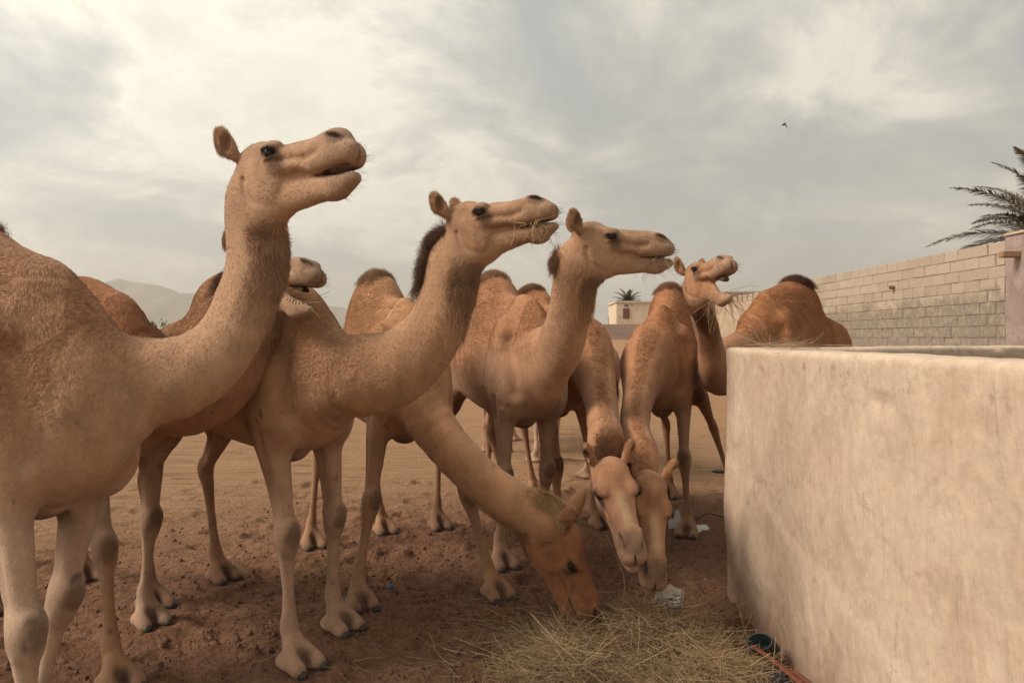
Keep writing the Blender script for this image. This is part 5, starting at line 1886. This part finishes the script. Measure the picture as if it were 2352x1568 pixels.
    o = tube_obj('orange_strap', [z(1.03, 3.14, .06), z(1.05, 3.02, .10), z(1.075, 2.92, .115), z(1.11, 2.80, .115), z(1.135, 2.62, .11), z(1.15, 2.35, .08)], .0135, mor, .55)
    tag(o, 'orange hose running out of the hay along the foot of the tank', 'hose', 'orange hose strands')
    o = tube_obj('orange_strap', [z(1.12, 2.88, .07), z(1.15, 2.80, .10), z(1.17, 2.66, .10), z(1.175, 2.35, .07)], .012, mor, .55)
    tag(o, 'shorter orange hose strand squeezed against the tank wall', 'hose', 'orange hose strands')
    # dark rubber boot shaft: an open oval cup lying on its side
    mru, _, _ = new_mat('dark_rubber', .45, (.035, .045, .042), .4)
    v, f, kk = [], [], 24
    rows = [(0, .0, .042), (.0, .05, .046), (0, .10, .048), (0, .104, .045), (0, .10, .041), (0, .03, .038), (0, .02, .0)]
    for (_, zz, rr) in rows:
        for i in range(kk):
            a = 2 * math.pi * i / kk
            v.append((rr * 1.25 * math.cos(a), rr * .8 * math.sin(a), zz))
    for j in range(len(rows) - 1):
        for i in range(kk):
            f.append((j * kk + i, j * kk + (i + 1) % kk, (j + 1) * kk + (i + 1) % kk, (j + 1) * kk + i))
    f.append(tuple(range(kk))[::-1])
    o = mesh_obj('rubber_cup', v, f, mru, None, True, z(1.135, 3.02, .085))
    o.rotation_euler = (R_(52), R_(-18), R_(-35))
    tag(o, 'dark green rubber cup tipped against the foot of the tank', 'cup')
    # black plastic sheet crumpled under the hay
    mbk, _, _ = new_mat('black_plastic', .35, (.012, .014, .028), .5)
    gx_ = np.linspace(-.15, .15, 34)
    X, Y = np.meshgrid(gx_, gx_, indexing='ij')
    P = np.stack([X, Y, 0 * X], -1)
    Z = np.abs(fbm(P, 9.0, 3, 4)) * .16 + .03
    me = grid_mesh('plastic_sheet', X + fbm(P, 12, 2, 8) * .05, Y + fbm(P, 12, 2, 9) * .05, Z)
    me.materials.append(mbk)
    o = bpy.data.objects.new('plastic_sheet', me)
    COL.objects.link(o)
    o.location = (.96, 2.66, float(gz(.96, 2.66) + hay_h(np.array([.96]), np.array([2.66]))[0] * .62 - .01))
    tag(o, 'crumpled black plastic sheet showing through the hay near the orange hose', 'plastic sheet')
    # crumbs of soil, dung and grit trodden into the sand
    r = np.random.default_rng(33)
    m = 4200
    px_, py_ = r.normal(-.5, 1.5, m), r.normal(3.6, 1.1, m)
    kk_ = (py_ > 2.1) & (px_ < 1.1) & (churn(px_, py_) > .25)
    px_, py_ = px_[kk_], py_[kk_]
    m = len(px_)
    sz_ = r.gamma(1.3, .0026, m) + .0022
    bv = np.array(ball(6, 4)[0])
    bq = np.array(ball(6, 4)[1])
    zz_ = ground_h(px_, py_)
    V = bv[None] * (1 + r.normal(0, .32, (m, len(bv), 1))) * (sz_[:, None, None] * r.uniform(.7, 1.3, (m, 1, 3))) + np.stack([px_, py_, zz_ + sz_ * .15], 1)[:, None]
    me = fast_mesh('grit', V.reshape(-1, 3) - np.array([-.5, 3.6, 0]), (bq[None] + (np.arange(m) * len(bv))[:, None, None]).reshape(-1, 4))
    mg, t, b = new_mat('grit', .95, (.13, .075, .05), .1)
    n = N(t, 'ShaderNodeTexNoise', i_Scale=14.0, i_Detail=2.0)
    t.links.new(ramp(t, n.outputs[0], [(.35, (.09, .05, .034)), (.6, (.20, .115, .075))]), b.inputs['Base Color'])
    me.materials.append(mg)
    o = bpy.data.objects.new('grit', me)
    COL.objects.link(o)
    o.location = (-.5, 3.6, 0)
    tag(o, 'scattered crumbs of soil and dung trodden into the sand', 'grit', kind='stuff')
    # stones and a fallen branch on the yard
    mst, t, b = new_mat('dark_stone', .85, (.075, .068, .07), .3)
    for (px, py, sx, sy, sz, lab, sd) in ((1323, 943, .13, .08, .055, 'dark flat stone on the pale sand behind the camels', 1), (1653, 1083, .085, .05, .025, 'low dark stone on the sand near the tank corner', 2)):
        d = FOC * CAMH / (py - HOR)
        V = np.array(ball(16, 10)[0])
        V = V * (1 + .5 * fbm(V, 1.6, 3, 90 + sd))[:, None] * np.array([sx, sy, sz])
        me = fast_mesh('stone', V, np.array(ball(16, 10)[1]))
        me.materials.append(mst)
        o = bpy.data.objects.new('stone', me)
        COL.objects.link(o)
        o.location = (at(px, py, d)[0], d, gz(at(px, py, d)[0], d) + sz * .45)
        tag(o, lab, 'stone', 'stones on the sand')
    mtw, _, _ = new_mat('dry_wood', .9, (.13, .075, .05), .2)
    pts = [at(1598, 1196, 5.42), at(1622, 1190, 5.5), at(1650, 1190, 5.5), at(1680, 1197, 5.42)]
    pts = [(p[0], p[1], gz(p[0], p[1]) + h) for p, h in zip(pts, (.008, .03, .03, .008))]
    o = tube_obj('branch', pts, .006, mtw, 1.0, 7)
    tag(o, 'thin dry branch arched on the sand at the tank corner', 'branch')
    # a bird on the wing
    mbd, _, _ = new_mat('bird_feather', .7, (.03, .025, .022), .2)
    c = at(1801, 286, 24.0)
    root = empty('bird', c, 'small dark bird flying high above the yard', 'bird')
    V = np.array(ball(12, 10)[0])
    t_ = V[:, 0].copy()
    V = V * np.array([.085, .034, .032])
    V[:, 1] *= (1 - .35 * np.clip(-t_, 0, 1))
    me = fast_mesh('body', V, np.array(ball(12, 10)[1]))
    me.materials.append(mbd)
    o = bpy.data.objects.new('body', me)
    COL.objects.link(o)
    o.parent = root
    o.rotation_euler = (0, R_(-40), R_(10))
    for sg in (-1, 1):
        wv, wf = [], []
        for i in range(7):
            u = i / 6
            x = (.02 + .17 * u) * sg if sg < 0 else (.02 + .10 * u)
            zz = .01 - (.11 if sg < 0 else .17) * u ** 1.3
            ch2 = .055 * (1 - u) ** .6 + .008
            for yy, th in ((-ch2, 0), (0, .006), (ch2 * .5, 0), (0, -.004)):
                wv.append((x, yy, zz + th))
        for i in range(6):
            for q in range(4):
                wf.append((i * 4 + q, i * 4 + (q + 1) % 4, (i + 1) * 4 + (q + 1) % 4, (i + 1) * 4 + q))
        mesh_obj('wing', wv, wf, mbd, root, True)


litter()

# ------------------------------------------------------------------ dusty air
mhz = bpy.data.materials.new('dusty_air')
mhz.use_nodes = True
for n_ in list(mhz.node_tree.nodes):
    mhz.node_tree.nodes.remove(n_)
_pv = N(mhz.node_tree, 'ShaderNodeVolumePrincipled')
_pv.inputs['Color'].default_value = (.92, .88, .80, 1)
_pv.inputs['Density'].default_value = .00024
_pv.inputs['Anisotropy'].default_value = .2
_mo = N(mhz.node_tree, 'ShaderNodeOutputMaterial')
mhz.node_tree.links.new(_pv.outputs[0], _mo.inputs['Volume'])
_x0, _x1, _y0, _y1, _z0, _z1 = -5600., 5600., -700., 6900., -12., 480.
haze = mesh_obj('haze', [(_x0, _y0, _z0), (_x1, _y0, _z0), (_x1, _y1, _z0), (_x0, _y1, _z0), (_x0, _y0, _z1), (_x1, _y0, _z1), (_x1, _y1, _z1), (_x0, _y1, _z1)],
                [(3, 2, 1, 0), (4, 5, 6, 7), (0, 1, 5, 4), (1, 2, 6, 5), (2, 3, 7, 6), (3, 0, 4, 7)], mhz)
tag(haze, kind='stuff')
